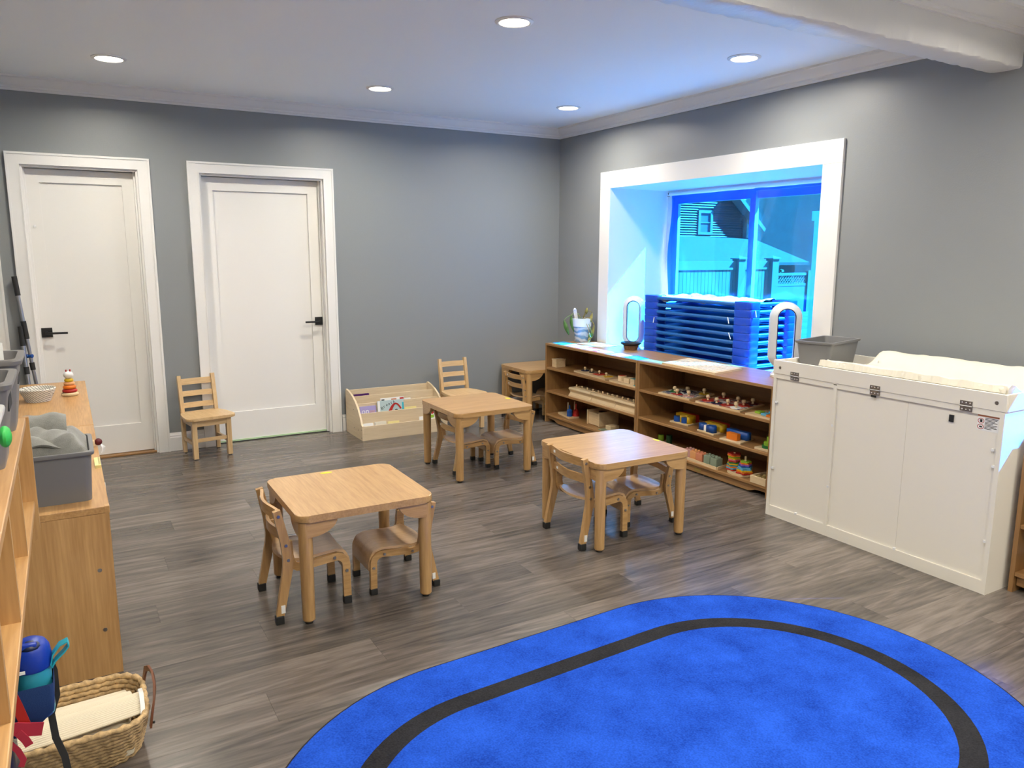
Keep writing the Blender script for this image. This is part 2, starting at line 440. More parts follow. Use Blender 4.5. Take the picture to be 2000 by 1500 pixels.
M['card_light'] = mat_print('pale_picture_card', [(0.75,0.80,0.72),(0.85,0.85,0.8),(0.78,0.80,0.60)], 10)
M['map'] = mat_print('pale_letter_board', [(0.70,0.60,0.46),(0.72,0.64,0.52),(0.66,0.58,0.46),(0.74,0.66,0.50)], 55)
M['palebook'] = flat('pale_grey_blue_cover', (0.44, 0.56, 0.56), 0.45)
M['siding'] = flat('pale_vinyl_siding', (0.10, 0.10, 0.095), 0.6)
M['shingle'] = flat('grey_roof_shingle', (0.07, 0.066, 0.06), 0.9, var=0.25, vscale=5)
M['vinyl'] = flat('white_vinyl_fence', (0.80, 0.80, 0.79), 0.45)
M['fence'] = flat('darkened_white_fence', (0.19, 0.19, 0.185), 0.5)  # white fence colour lowered so the sunlit boards do not clip
M['shade'] = flat('painted_shade_siding', (0.022, 0.021, 0.020), 0.9, var=0.3, vscale=1.5)  # the house's shade is put into this dark siding colour
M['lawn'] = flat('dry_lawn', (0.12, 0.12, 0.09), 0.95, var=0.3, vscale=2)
M['housegl'] = flat('dark_house_glass', (0.10, 0.13, 0.17), 0.15)
M['shrub'] = flat('shrub_leaf', (0.06, 0.10, 0.04), 0.7, var=0.4, vscale=12)
M['lamp'] = flat('lit_lamp_lens', (0.9, 0.85, 0.75), 0.5, emis=(1.0, 0.90, 0.74), estr=7.0)
M['sweep'] = flat('pale_green_under_door_glow', (0.42, 0.58, 0.36), 0.5)  # pale green carries the daylight leaking under the wider door
# ================================================================== room shell
XL, YF, ZC = -4.62, -8.6, 2.595
fl = struct(B().box(XL-0.2, 0.2, YF-0.2, 0.2, -0.10, -0.006).build('floor', M['floor'], smooth=False), 'grey wood-look plank floor')
PW, PL = 0.182, 1.22
pm = {}
row = 0; y1 = 0.0
while y1 > -6.2:
    off = (row*0.437) % PL; x0 = XL - off
    while x0 < 0.0:
        a, b = max(x0, XL), min(x0+PL, 0.0)
        if b-a > 0.02:
            key = round(b-a, 3)
            if key not in pm:
                pm[key] = B().box(-key/2+0.0003, key/2-0.0003, -PW/2+0.0003, PW/2-0.0003, -0.006, 0.0).mesh('plank', M['floor'], smooth=False)
            link('plank', pm[key], fl, ((a+b)/2, y1-PW/2, 0))
        x0 += PL
    row += 1; y1 -= PW

D1, D2, DT = (-4.27, -3.56), (-3.165, -2.24), 2.05
wb = B()
for a, b in ((XL-0.16, D1[0]), (D1[1], D2[0]), (D2[1], 0.16)): wb.box(a, b, 0, 0.16, 0, ZC)
for a, b in (D1, D2):
    wb.box(a, b, 0, 0.16, DT, ZC); wb.box(a, b, 0.16, 0.18, 0, ZC)  # panels behind the doors are added to keep the gaps dark
struct(wb.build('wall_back', M['wall'], smooth=False), 'grey painted wall with two white doors')
W1 = (-2.915, -0.80, 0.62, 2.016); W2 = (-4.90, -4.70, 1.20, 1.66); W3 = (-8.30, -6.70, 0.90, 2.10)
wr = B()
wr.box(0, 0.16, W1[1]+0.02, 0.0, 0, ZC); wr.box(0, 0.16, W2[1], W1[0]-0.02, 0, ZC); wr.box(0, 0.16, W3[1], W2[0], 0, ZC); wr.box(0, 0.16, YF, W3[0], 0, ZC); wr.box(0, 0.16, W3[0], W3[1], 0, W3[2]); wr.box(0, 0.16, W3[0], W3[1], W3[3], ZC)
wr.box(0, 0.16, W1[0]-0.02, W1[1]+0.02, 0, W1[2]-0.02); wr.box(0, 0.16, W1[0]-0.02, W1[1]+0.02, W1[3]+0.02, ZC)
wr.box(0, 0.16, W2[0], W2[1], 0, W2[2]); wr.box(0, 0.16, W2[0], W2[1], W2[3], ZC)
struct(wr.build('wall_right', M['wall'], smooth=False), 'grey painted wall with the deep window')
struct(B().box(XL-0.16, XL, YF, 0, 0, ZC).build('wall_left', M['wall'], smooth=False), 'grey wall behind the low cupboards')
struct(B().box(XL-0.16, 0.16, YF-0.16, YF, 0, ZC).build('wall_front', M['wall'], smooth=False), 'grey wall behind the viewer')
struct(B().box(XL-0.16, 0.16, YF-0.16, 0.16, ZC, ZC+0.15).build('ceiling', M['ceil'], smooth=False), 'white ceiling with round downlights')

crown = [(0, 0.0), (0.078, 0.0), (0.078, -0.012), (0.066, -0.017), (0.055, -0.030), (0.043, -0.046), (0.030, -0.056), (0.022, -0.060), (0.022, -0.070), (0.013, -0.076), (0.013, -0.087), (0, -0.087)]
struct(B().prism([(-d, ZC+z) for d, z in crown], 'x', XL, 0.0).build('trim_1', M['trim'], ang=20), 'white crown moulding above the doors')
struct(B().prism([(-d, ZC+z) for d, z in crown], 'y', -3.86, 0.0).build('trim_2', M['trim'], ang=20), 'white crown moulding above the window')
struct(B().prism([(-d, ZC+z) for d, z in crown], 'y', YF, -4.0).build('trim_3', M['trim'], ang=20), 'white crown moulding on the viewer side of the beam')
struct(B().prism([(-4.0-d, ZC+z) for d, z in crown], 'x', XL, 0.0).build('trim_4', M['trim'], ang=20), 'white crown moulding along the beam')
# beam: hand-hewn, wavering edges
bb = B(); rings = []; nb = 150
rng = random.Random(3)
for i in range(nb+1):
    x = XL + (0-XL)*i/nb
    j = lambda s=0.0035: rng.uniform(-s, s)
    ring = [(x, -3.86+j(), ZC+0.02), (x, -3.86+j(), 2.372+j()), (x, -3.868+j(), 2.367+j()), (x, -3.93, 2.366+j(0.002)), (x, -3.992+j(), 2.367+j()), (x, -4.0+j(), 2.373+j()), (x, -4.0+j(0.001), 2.46), (x, -4.0, ZC+0.02)]
    rings.append([bb._v(p) for p in ring])
for A, C in zip(rings, rings[1:]):
    for k in range(7): bb.bm.faces.new([A[k], A[k+1], C[k+1], C[k]])
bb.bm.faces.new(rings[0]); bb.bm.faces.new(rings[-1][::-1])
struct(bb.build('trim_5', M['beam'], ang=50), 'rough white painted ceiling beam')

# baseboards
bp_ = [(0, 0), (0.014, 0), (0.014, 0.10), (0.011, 0.108), (0.012, 0.118), (0.006, 0.128), (0.004, 0.138), (0, 0.138)]
k = 0
for a, b in ((-3.486, -3.239), (-2.153, 0.0)):
    struct(B().prism([(-d, z) for d, z in bp_], 'x', a, b).build('baseboard_back', M['trim'], ang=20), ['white baseboard between the two doors', 'white baseboard behind the book display'][k]); k += 1
struct(B().prism([(-d, z) for d, z in bp_], 'y', YF, 0.0).build('baseboard_right', M['trim'], ang=20), 'white baseboard below the window')
struct(B().prism([(XL+d, z) for d, z in bp_], 'y', YF, 0.0).build('baseboard_left', M['trim'], ang=20), 'white baseboard on the left wall')

# ------------------------------------------------------------------ doors
def casing(root, o, x0, x1, zt, wdt=0.086, names=('casing', 'casing', 'casing')):
    th = 0.020
    # mitred legs and head, with a raised outer edge
    def leg(xi, xo):
        b = B(o); b.prism([(xi, 0.0), (xo, 0.0), (xo, zt+wdt), (xi, zt)], 'y', -th, 0.0); 
        s = 1 if xo > xi else -1
        b.prism([(xo-s*0.014, 0.0), (xo, 0.0), (xo, zt+wdt), (xo-s*0.014, zt+wdt-0.014)], 'y', -th-0.005, -th)
        b.prism([(xi, 0.0), (xi+s*0.008, 0.0), (xi+s*0.008, zt+0.008), (xi, zt)], 'y', -th-0.003, -th)
        b.build('casing', M['trim'], root, smooth=False)
    leg(x0, x0-wdt); leg(x1, x1+wdt)
    b = B(o); b.prism([(x0, zt), (x1, zt), (x1+wdt, zt+wdt), (x0-wdt, zt+wdt)], 'y', -th, 0.0)
    b.prism([(x0-wdt+0.014, zt+wdt-0.014), (x1+wdt-0.014, zt+wdt-0.014), (x1+wdt, zt+wdt), (x0-wdt, zt+wdt)], 'y', -th-0.005, -th)
    b.build('casing', M['trim'], root, smooth=False)

def make_door(name, label, x0, x1, panel, hx, hdir, wdt):
    o = (x0, 0, 0); root = sroot(name, o, label)
    casing(root, o, x0+0.004, x1-0.004, DT-0.004, wdt)
    for a, b in ((x0, x0+0.018), (x1-0.018, x1)):
        B(o).box(a, b, 0, 0.159, 0, DT-0.018).build('jamb', M['trim'], root, smooth=False)
    B(o).box(x0, x1, 0, 0.159, DT-0.018, DT).build('jamb', M['trim'], root, smooth=False)
    s0, s1, zt = x0+0.021, x1-0.021, DT-0.022
    for a, b in ((x0+0.018, x0+0.030), (x1-0.030, x1-0.018)):
        B(o).box(a, b, 0.045, 0.069, 0, DT-0.018).build('door_stop', M['trim'], root, smooth=False)
    px0, px1, pz0, pz1 = panel; ya, yb = 0.07, 0.105
    sl = B(o)
    sl.box(s0, px0, ya, yb, 0.014, zt); sl.box(px1, s1, ya, yb, 0.014, zt)
    sl.box(px0, px1, ya, yb, 0.014, pz0); sl.box(px0, px1, ya, yb, pz1, zt)
    slab = sl.build('door_slab', M['door'], root, smooth=False)
    B(o).box(px0, px1, ya+0.014, yb-0.009, pz0, pz1).build('panel', M['door'], slab, smooth=False)
    hz = 0.925
    hd = B(o).box(hx-0.033, hx+0.033, ya-0.010, ya, hz-0.033, hz+0.033, 0.002).build('handle', M['black'], root)
    lv = B(o); lv.cyl((hx, ya-0.008, hz), (hx, ya-0.052, hz), 0.009)
    lv.box(hx-0.008, hx+hdir*0.125, ya-0.060, ya-0.048, hz-0.010, hz+0.004, 0.002)
    lv.build('lever', M['black'], hd)
    return root
d1 = make_door('door_1', 'white single-panel door beside the low cupboards', *D1, (-4.165, -3.665, 0.225, 1.94), -4.205, 1, 0.078)
B((D1[0],0,0)).box(D1[0], D1[1], 0.01, 0.15, 0, 0.010).build('threshold', M['oak_x'], d1, smooth=False)
B((D1[0],0,0)).box(-4.222, -4.206, 0.060, 0.070, 1.640, 1.655, 0.002).build('latch_stop', M['white_pl'], d1)
d2 = make_door('door_2', 'wider white single-panel door beside the book display', *D2, (-3.06, -2.352, 0.235, 1.932), -2.297, -1, 0.080)
B((D2[0],0,0)).box(D2[0]+0.02, D2[1]-0.02, 0.060, 0.108, 0.002, 0.014).build('under_door_glow', M['sweep'], d2, smooth=False)  # strip coloured as the daylight glow below the door
# casing of the doorway beyond the left frame edge
o3 = (-4.60, 0, 0); r3 = sroot('door_3', o3, 'edge of a white door casing at the left wall')
B(o3).box(-4.50, -4.425, -0.020, 0, 0, 2.13).build('casing', M['trim'], r3, smooth=False)
B(o3).box(-4.438, -4.424, -0.026, -0.020, 0, 2.13).build('casing', M['trim'], r3, smooth=False)
B(o3).box(-4.615, -4.50, -0.008, 0, 0, 2.05).build('door_slab', M['door'], r3, smooth=False)

# ------------------------------------------------------------------ window
o = (0, -1.86, 0.64); wn = sroot('window_1', o, 'wide slider window set deep in a white boxed recess')
y0, y1, z0, z1 = W1; XW = 0.70; cw = 0.138
# recess lining
B(o).box(0.0, XW, y1, y1+0.05, 0.60, z1+0.05).build('recess_side', M['trim'], wn, smooth=False)
B(o).box(0.0, XW, y0-0.05, y0, 0.60, z1+0.05).build('recess_side', M['trim'], wn, smooth=False)
B(o).box(0.0, XW, y0, y1, z1, z1+0.05).build('recess_head', M['trim'], wn, smooth=False)
B(o).box(0.0, XW, y0, y1, 0.58, 0.64).build('window_seat', M['trim'], wn, smooth=False)
# casing on the room side
B(o).box(-0.020, 0, y0-cw, y1+cw, z1, z1+cw, 0.0015).build('casing', M['trim'], wn, smooth=False)
B(o).box(-0.020, 0, y1, y1+cw, 0.62, z1-0.001, 0.0015).build('casing', M['trim'], wn, smooth=False)
B(o).box(-0.020, 0, y0-cw, y0, 0.62, z1-0.001, 0.0015).build('casing', M['trim'], wn, smooth=False)
# frame, sashes, glass
fr = B(o); fx0, fx1 = 0.625, 0.70
fr.box(fx0, fx1, y1-0.075, y1, 0.64, z1); fr.box(fx0, fx1, y0, y0+0.075, 0.64, z1)
fr.box(fx0, fx1, y0+0.075, y1-0.075, z1-0.06, z1); fr.box(fx0, fx1, y0+0.075, y1-0.075, 0.64, 0.72)
fr.build('window_frame', M['vinyl'], wn, smooth=False)
ym = -1.77
for a, b, x in ((y0+0.075, ym+0.035, 0.672), (ym-0.035, y1-0.075, 0.645)):
    s = B(o); w_ = 0.055; zb, zt = 0.72, z1-0.06
    s.box(x-0.014, x+0.014, a, a+w_, zb, zt); s.box(x-0.014, x+0.014, b-w_, b, zb, zt)
    s.box(x-0.014, x+0.014, a+w_, b-w_, zb, zb+w_); s.box(x-0.014, x+0.014, a+w_, b-w_, zt-w_, zt)
    sa = s.build('sash', M['vinyl'], wn, smooth=False)
    B(o).box(x-0.003, x+0.003, a+w_, b-w_, zb+w_, zt-w_).build('pane', M['glass'], sa, smooth=False)
struct(B().box(0.70, 1.12, -3.3, -0.3, 2.26, 2.40).build('sun_block_eave', M['trim'], smooth=False), 'added unseen eave above the window, blocks high sun')  # eave is added out of view to cut off high sun
# side window out of frame, lets the coloured light fall on the cupboard's end
o2 = (0, -4.80, 1.20); w2 = sroot('unseen_side_window', o2, 'unseen narrow film-covered side window near the beam, lets in coloured light')
B(o2).box(0.09, 0.15, W2[0], W2[0]+0.012, W2[2], W2[3]).build('window_frame', M['vinyl'], w2, smooth=False)
B(o2).box(0.09, 0.15, W2[1]-0.012, W2[1], W2[2], W2[3]).build('window_frame', M['vinyl'], w2, smooth=False)
B(o2).box(0.118, 0.122, W2[0]+0.012, W2[1]-0.012, W2[2], W2[3]).build('pane', M['film'], w2, smooth=False)

o2 = (0, -7.5, 0.9); w3 = sroot('fill_window', o2, 'added plain window behind the viewer for fill daylight')  # added unseen window, daylight fill for ceiling and foreground
for a, b in ((W3[0], W3[0]+0.06), (-7.53, -7.47), (W3[1]-0.06, W3[1])): B(o2).box(0.08, 0.14, a, b, W3[2], W3[3]).build('window_frame', M['vinyl'], w3, smooth=False)
for a, b in ((W3[0]+0.06, -7.53), (-7.47, W3[1]-0.06)): B(o2).box(0.108, 0.112, a, b, W3[2], W3[3]).build('pane', M['glass'], w3, smooth=False)
# blue film sheet hanging from a roller in front of the frame
o = (0.60, -1.86, 1.985)
fs = thing('window_film', 'blue see-through film sheet hanging from a white roller over the window', 'film', o)
B(o).cyl((0.600, -0.850, 1.985), (0.600, -2.905, 1.985), 0.014).build('roller', M['white_pl'], fs)
bk = B(o); bk.tube([(0.600, -0.845, 1.985), (0.600, -0.838, 1.999), (0.600, -0.828, 1.996), (0.600, -0.832, 1.982)], 0.003, 6); bk.box(0.594, 0.606, -0.846, -0.826, 1.968, 1.972)
bk.build('end_hook', M['black'], fs)
def filmfn(u, v):
    y = -0.862 - u*2.03; z = 1.975 - v*1.31
    edge = math.exp(-u*22)*0.018*math.sin(v*9+1) + 0.010*math.exp(-((u-0.46)/0.045)**2)*math.sin(v*26+u*60)
    x = 0.598 + 0.004*math.sin(u*34+1.3*math.sin(v*5)) + 0.003*math.sin(v*7+u*11) + edge
    return (x, y + 0.012*v*math.exp(-u*25)*math.sin(v*8), z)
B(o).grid(filmfn, 120, 40).build('film_sheet', M['film'], fs, ang=180)

# ------------------------------------------------------------------ lamps
lk = 0
LP = [(-3.74, -0.86, 'round ceiling downlight above the left door'), (-2.08, -0.88, 'round ceiling downlight nearest the back wall, middle one'), (-0.56, -0.95, 'round ceiling downlight in the far corner above the plant'),
      (-2.07, -2.69, 'largest round ceiling downlight at the top edge of the view'), (-0.57, -2.76, 'round ceiling downlight near the beam over the window cots'), (-3.74, -2.70, 'round ceiling downlight out of view over the left cupboards'),
      (-3.74, -4.8, 'added fill downlight behind the beam, left'), (-2.07, -4.8, 'added fill downlight behind the beam over the rug'), (-0.57, -4.8, 'added fill downlight behind the beam, right'),  # rows beyond the beam are unseen, added to fill the foreground
      (-3.74, -6.4, 'added fill downlight above the viewer, left'), (-2.07, -6.4, 'added fill downlight above the viewer, middle'), (-0.57, -6.4, 'added fill downlight above the viewer, right'),
      (-3.74, -8.0, 'added fill downlight by the wall behind the viewer, left'), (-2.07, -8.0, 'added fill downlight by the wall behind the viewer, middle'), (-0.57, -8.0, 'added fill downlight by the wall behind the viewer, right')]
for x, y, lab in LP:
    t = thing('ceiling_light', lab, 'light', (x, y, ZC), 0, 'round downlights in the ceiling')
    B().lathe([(0.078, -0.002), (0.095, 0.0), (0.095, -0.004), (0.082, -0.010), (0.074, -0.008), (0.074, -0.002)], n=32).build('trim_ring', M['trim'], t)
    B().lathe([(0, -0.0075), (0.074, -0.0065), (0.074, -0.003), (0, -0.003)], n=32).build('lens', M['lamp'], t)
    ld = bpy.data.lights.new('downlight', 'AREA'); ld.shape = 'DISK'; ld.size = 0.14; ld.energy = LAMP_W; ld.color = LAMP_COL; ld.spread = R(162)
    lo = bpy.data.objects.new('bulb', ld); COL.objects.link(lo); lo.parent = t; lo.location = (0, 0, -0.012)

# ------------------------------------------------------------------ outdoors
struct(B().box(0.9, 70, -25, 60, -0.9, -0.8).build('yard_ground', M['lawn'], smooth=False), 'lawn outside the window')
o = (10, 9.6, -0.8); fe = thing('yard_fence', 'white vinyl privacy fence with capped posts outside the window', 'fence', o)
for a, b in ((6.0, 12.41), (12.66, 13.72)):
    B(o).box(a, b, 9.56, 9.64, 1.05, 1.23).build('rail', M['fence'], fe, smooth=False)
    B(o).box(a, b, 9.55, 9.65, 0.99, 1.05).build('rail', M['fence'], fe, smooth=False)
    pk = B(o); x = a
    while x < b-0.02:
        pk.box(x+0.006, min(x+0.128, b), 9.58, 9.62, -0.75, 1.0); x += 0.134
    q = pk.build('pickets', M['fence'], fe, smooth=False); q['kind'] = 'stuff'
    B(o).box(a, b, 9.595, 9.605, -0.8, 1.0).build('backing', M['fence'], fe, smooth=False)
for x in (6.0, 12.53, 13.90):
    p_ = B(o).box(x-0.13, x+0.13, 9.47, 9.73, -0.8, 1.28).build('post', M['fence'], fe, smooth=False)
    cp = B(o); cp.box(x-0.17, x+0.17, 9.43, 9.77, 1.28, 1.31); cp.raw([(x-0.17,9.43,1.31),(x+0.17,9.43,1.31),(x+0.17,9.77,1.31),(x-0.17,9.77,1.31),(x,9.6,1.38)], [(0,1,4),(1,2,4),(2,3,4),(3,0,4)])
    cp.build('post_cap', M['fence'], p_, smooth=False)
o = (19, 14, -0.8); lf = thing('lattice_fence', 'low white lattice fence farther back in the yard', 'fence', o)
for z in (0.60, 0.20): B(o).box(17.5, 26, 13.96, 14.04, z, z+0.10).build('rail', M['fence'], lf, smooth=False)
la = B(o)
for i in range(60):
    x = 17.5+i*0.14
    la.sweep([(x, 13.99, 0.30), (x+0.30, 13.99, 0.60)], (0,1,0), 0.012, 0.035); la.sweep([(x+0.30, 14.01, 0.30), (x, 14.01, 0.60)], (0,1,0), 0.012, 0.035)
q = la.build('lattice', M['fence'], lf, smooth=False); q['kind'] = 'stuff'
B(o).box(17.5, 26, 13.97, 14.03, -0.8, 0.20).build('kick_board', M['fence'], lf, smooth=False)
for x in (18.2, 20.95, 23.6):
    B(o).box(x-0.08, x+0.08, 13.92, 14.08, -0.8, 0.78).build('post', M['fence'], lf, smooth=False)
# neighbouring house
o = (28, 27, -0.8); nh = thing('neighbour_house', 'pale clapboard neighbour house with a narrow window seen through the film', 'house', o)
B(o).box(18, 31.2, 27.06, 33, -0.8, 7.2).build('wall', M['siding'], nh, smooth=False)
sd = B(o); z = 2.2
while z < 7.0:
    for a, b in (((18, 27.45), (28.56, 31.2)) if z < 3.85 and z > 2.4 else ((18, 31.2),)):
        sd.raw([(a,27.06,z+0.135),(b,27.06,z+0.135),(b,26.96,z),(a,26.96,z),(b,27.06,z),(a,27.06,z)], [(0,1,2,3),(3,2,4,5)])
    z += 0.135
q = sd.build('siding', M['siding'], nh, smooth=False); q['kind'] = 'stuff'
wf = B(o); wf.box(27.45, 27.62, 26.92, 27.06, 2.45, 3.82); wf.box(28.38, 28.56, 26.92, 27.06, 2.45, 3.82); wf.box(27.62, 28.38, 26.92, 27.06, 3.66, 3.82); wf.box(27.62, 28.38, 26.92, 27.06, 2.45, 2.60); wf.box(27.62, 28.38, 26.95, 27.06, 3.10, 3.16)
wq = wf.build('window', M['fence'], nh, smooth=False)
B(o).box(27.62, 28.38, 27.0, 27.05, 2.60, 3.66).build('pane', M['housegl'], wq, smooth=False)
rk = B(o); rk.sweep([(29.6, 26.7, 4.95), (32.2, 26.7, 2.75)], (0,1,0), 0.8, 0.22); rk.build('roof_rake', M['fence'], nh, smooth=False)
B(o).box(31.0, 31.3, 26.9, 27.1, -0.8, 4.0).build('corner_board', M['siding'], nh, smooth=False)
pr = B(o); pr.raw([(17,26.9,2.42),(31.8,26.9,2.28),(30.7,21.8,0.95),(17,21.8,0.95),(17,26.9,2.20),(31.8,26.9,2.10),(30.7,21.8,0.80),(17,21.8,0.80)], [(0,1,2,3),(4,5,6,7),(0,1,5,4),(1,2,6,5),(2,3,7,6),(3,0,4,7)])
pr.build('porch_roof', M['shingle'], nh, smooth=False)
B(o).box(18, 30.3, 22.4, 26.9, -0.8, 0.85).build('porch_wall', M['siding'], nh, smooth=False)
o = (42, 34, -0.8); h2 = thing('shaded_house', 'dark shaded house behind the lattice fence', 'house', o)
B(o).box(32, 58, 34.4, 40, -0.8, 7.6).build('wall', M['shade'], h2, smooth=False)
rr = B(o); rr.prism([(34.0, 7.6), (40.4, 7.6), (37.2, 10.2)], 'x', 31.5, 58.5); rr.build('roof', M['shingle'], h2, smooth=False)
o = (3.0, -0.56, -0.8); pp = thing('porch_post', 'white porch post just outside the right window sash', 'post', o)
B(o).box(2.95, 3.05, -0.61, -0.51, -0.8, 1.82).build('shaft', M['vinyl'], pp, smooth=False)
B(o).box(2.93, 3.07, -0.63, -0.49, 1.82, 1.92).build('cap', M['vinyl'], pp, smooth=False)
for i, (x, y, h, lab) in enumerate(((20.2, 16.5, 0.9, 'leafy shrub behind the lattice fence, left one'), (21.7, 16.2, 1.0, 'leafy shrub behind the lattice fence, right one'))):
    s = B((x, y, -0.8)); rg = random.Random(i)
    for k in range(260):
        a = rg.uniform(0, 6.28); t = math.acos(rg.uniform(-0.4, 1)); r = rg.uniform(0.5, 0.75)
        c = Vector((x+r*math.sin(t)*math.cos(a), y+r*math.sin(t)*math.sin(a), -0.1+h*math.cos(t)*r*1.2)); d = Vector((rg.gauss(0,1), rg.gauss(0,1), rg.gauss(0,1))).normalized(); e = d.orthogonal().normalized()*0.06; f = d.cross(e)
        s.raw([c-e*1.6, c+f, c+e*1.6, c-f], [(0,1,2,3)])
    tag(s.build('shrub', M['shrub'], None, smooth=False), lab, 'shrub', 'shrubs in the yard')
# ================================================================== rug
RC1, RC2 = Vector((-3.02, -4.60)), Vector((-2.15, -4.565))
def stadium(r, n=40):
    d = (RC2-RC1).normalized(); nn = Vector((-d.y, d.x)); a0 = math.atan2(nn.y, nn.x); P = []
    for i in range(n+1):
        t = a0 - math.pi*i/n; P.append(RC2+Vector((math.cos(t), math.sin(t)))*r)
    for i in range(n+1):
        t = a0 + math.pi - math.pi*i/n - 0; P.append(RC1+Vector((math.cos(t-math.pi*0), math.sin(t)))*r) if False else P.append(RC1+Vector((math.cos(a0-math.pi-math.pi*i/n), math.sin(a0-math.pi-math.pi*i/n)))*r)
    return P
o = (-2.585, -4.58, 0); rug = thing('rug', 'big blue oval rug with a black inner stripe', 'rug', o)
def ring(b, ro, ri, z):
    A, C = stadium(ro), stadium(ri); n = len(A)
    va = [b._v((p.x, p.y, z)) for p in A]; vc = [b._v((p.x, p.y, z)) for p in C]
    for i in range(n):
        j = (i+1) % n; b.bm.faces.new([va[i], va[j], vc[j], vc[i]])
RO = 0.818
b = B(o); P = stadium(RO-0.006); b.prism([(p.x, p.y) for p in P], 'z', 0.0005, 0.0085); b.build('backing', M['rug_blue'], rug, smooth=False)
b = B(o); ring(b, RO-0.006, 0.602, 0.011); b.build('outer_border', M['rug_blue'], rug, smooth=False)
b = B(o); ring(b, 0.602, 0.527, 0.0108); b.build('black_stripe', M['rug_black'], rug, smooth=False)
b = B(o); P = stadium(0.527); b.bm.faces.new([b._v((p.x, p.y, 0.011)) for p in P]); b.build('centre_field', M['rug_blue'], rug, smooth=False)
b = B(o); b.tube([(p.x, p.y, 0.006) for p in stadium(RO-0.005)], 0.0055, 6, closed=True); b.build('bound_edge', M['rug_black'], rug)

# ================================================================== tables
def make_table(loc, label, sx=0.585, sy=0.585, rz=0.0, sticker=None, grain='x'):
    t = thing('children_table', label, 'table', loc, rz, 'low square wooden tables')
    hx, hy, H = sx/2, sy/2, 0.462
    b = B(); b.prism(rrect(-hx, hx, -hy, hy, 0.045, 6), 'z', H-0.030, H, bev=0.004); b.build('tabletop', M['beech_'+grain], t)
    for i, (sx_, sy_) in enumerate(((-1,-1),(1,-1),(1,1),(-1,1))):
        cx, cy = sx_*(hx-0.036), sy_*(hy-0.036)
        lg = B().lathe([(0, 0.010), (0.021, 0.010), (0.0255, 0.016), (0.0275, 0.30), (0.0285, H-0.031), (0, H-0.031)], (cx, cy, 0), 20).build('leg', M['beech_z'], t)
        B().cyl((cx, cy, 0.0), (cx, cy, 0.012), 0.016).build('foot', M['rubber'], lg)
        # curved gussets reaching along both edges
        for ax in 'xy':
            L, D = 0.125, 0.062; pts = [(0, H-0.031), (L, H-0.031)]
            for k in range(1, 8):
                a = k/8*math.pi/2; pts.append((0.02+(L-0.02)*math.cos(a), H-0.031-D*math.sin(a)**1.15))
            pts += [(0.02, H-0.031-D), (0, H-0.031-D)]
            g = B()
            if ax == 'x': g.prism([(cx-sx_*p, z) for p, z in pts], 'y', cy+sy_*0.004, cy+sy_*0.028)
            else: g.prism([(cy-sy_*p, z) for p, z in pts], 'x', cx+sx_*0.004, cx+sx_*0.028)
            g.build('gusset', M['beech_'+ax], lg)
    if sticker:
        x, y, w_, d_ = sticker
        s = B(); s.prism([(x-w_/2, y), (x-w_*0.2, y-d_/2), (x+w_*0.35, y-d_*0.5), (x+w_/2, y+d_*0.1), (x+w_*0.1, y+d_/2), (x-w_*0.3, y+d_/2)], 'z', H+0.0002, H+0.0009)
        s.build('sticker', M['bright_yellow'], t, smooth=False)
    return t
make_table((-3.072, -2.956, 0), 'low square wooden table nearest the viewer, left of the rug', rz=-0.012, grain='y', sticker=(-0.02, 0.262, 0.06, 0.02))
make_table((-1.596, -2.945, 0), 'low square wooden table beside the white cupboard with bluish sheen', rz=-0.03, sticker=(0.278, -0.02, 0.018, 0.05))
make_table((-1.690, -1.537, 0), 'low square wooden table in front of the book display', rz=0.0, sticker=(0.262, 0.02, 0.03, 0.055))
make_table((-0.362, -0.268, 0), 'low wooden table tucked in the far corner behind the shelf', 0.58, 0.505)

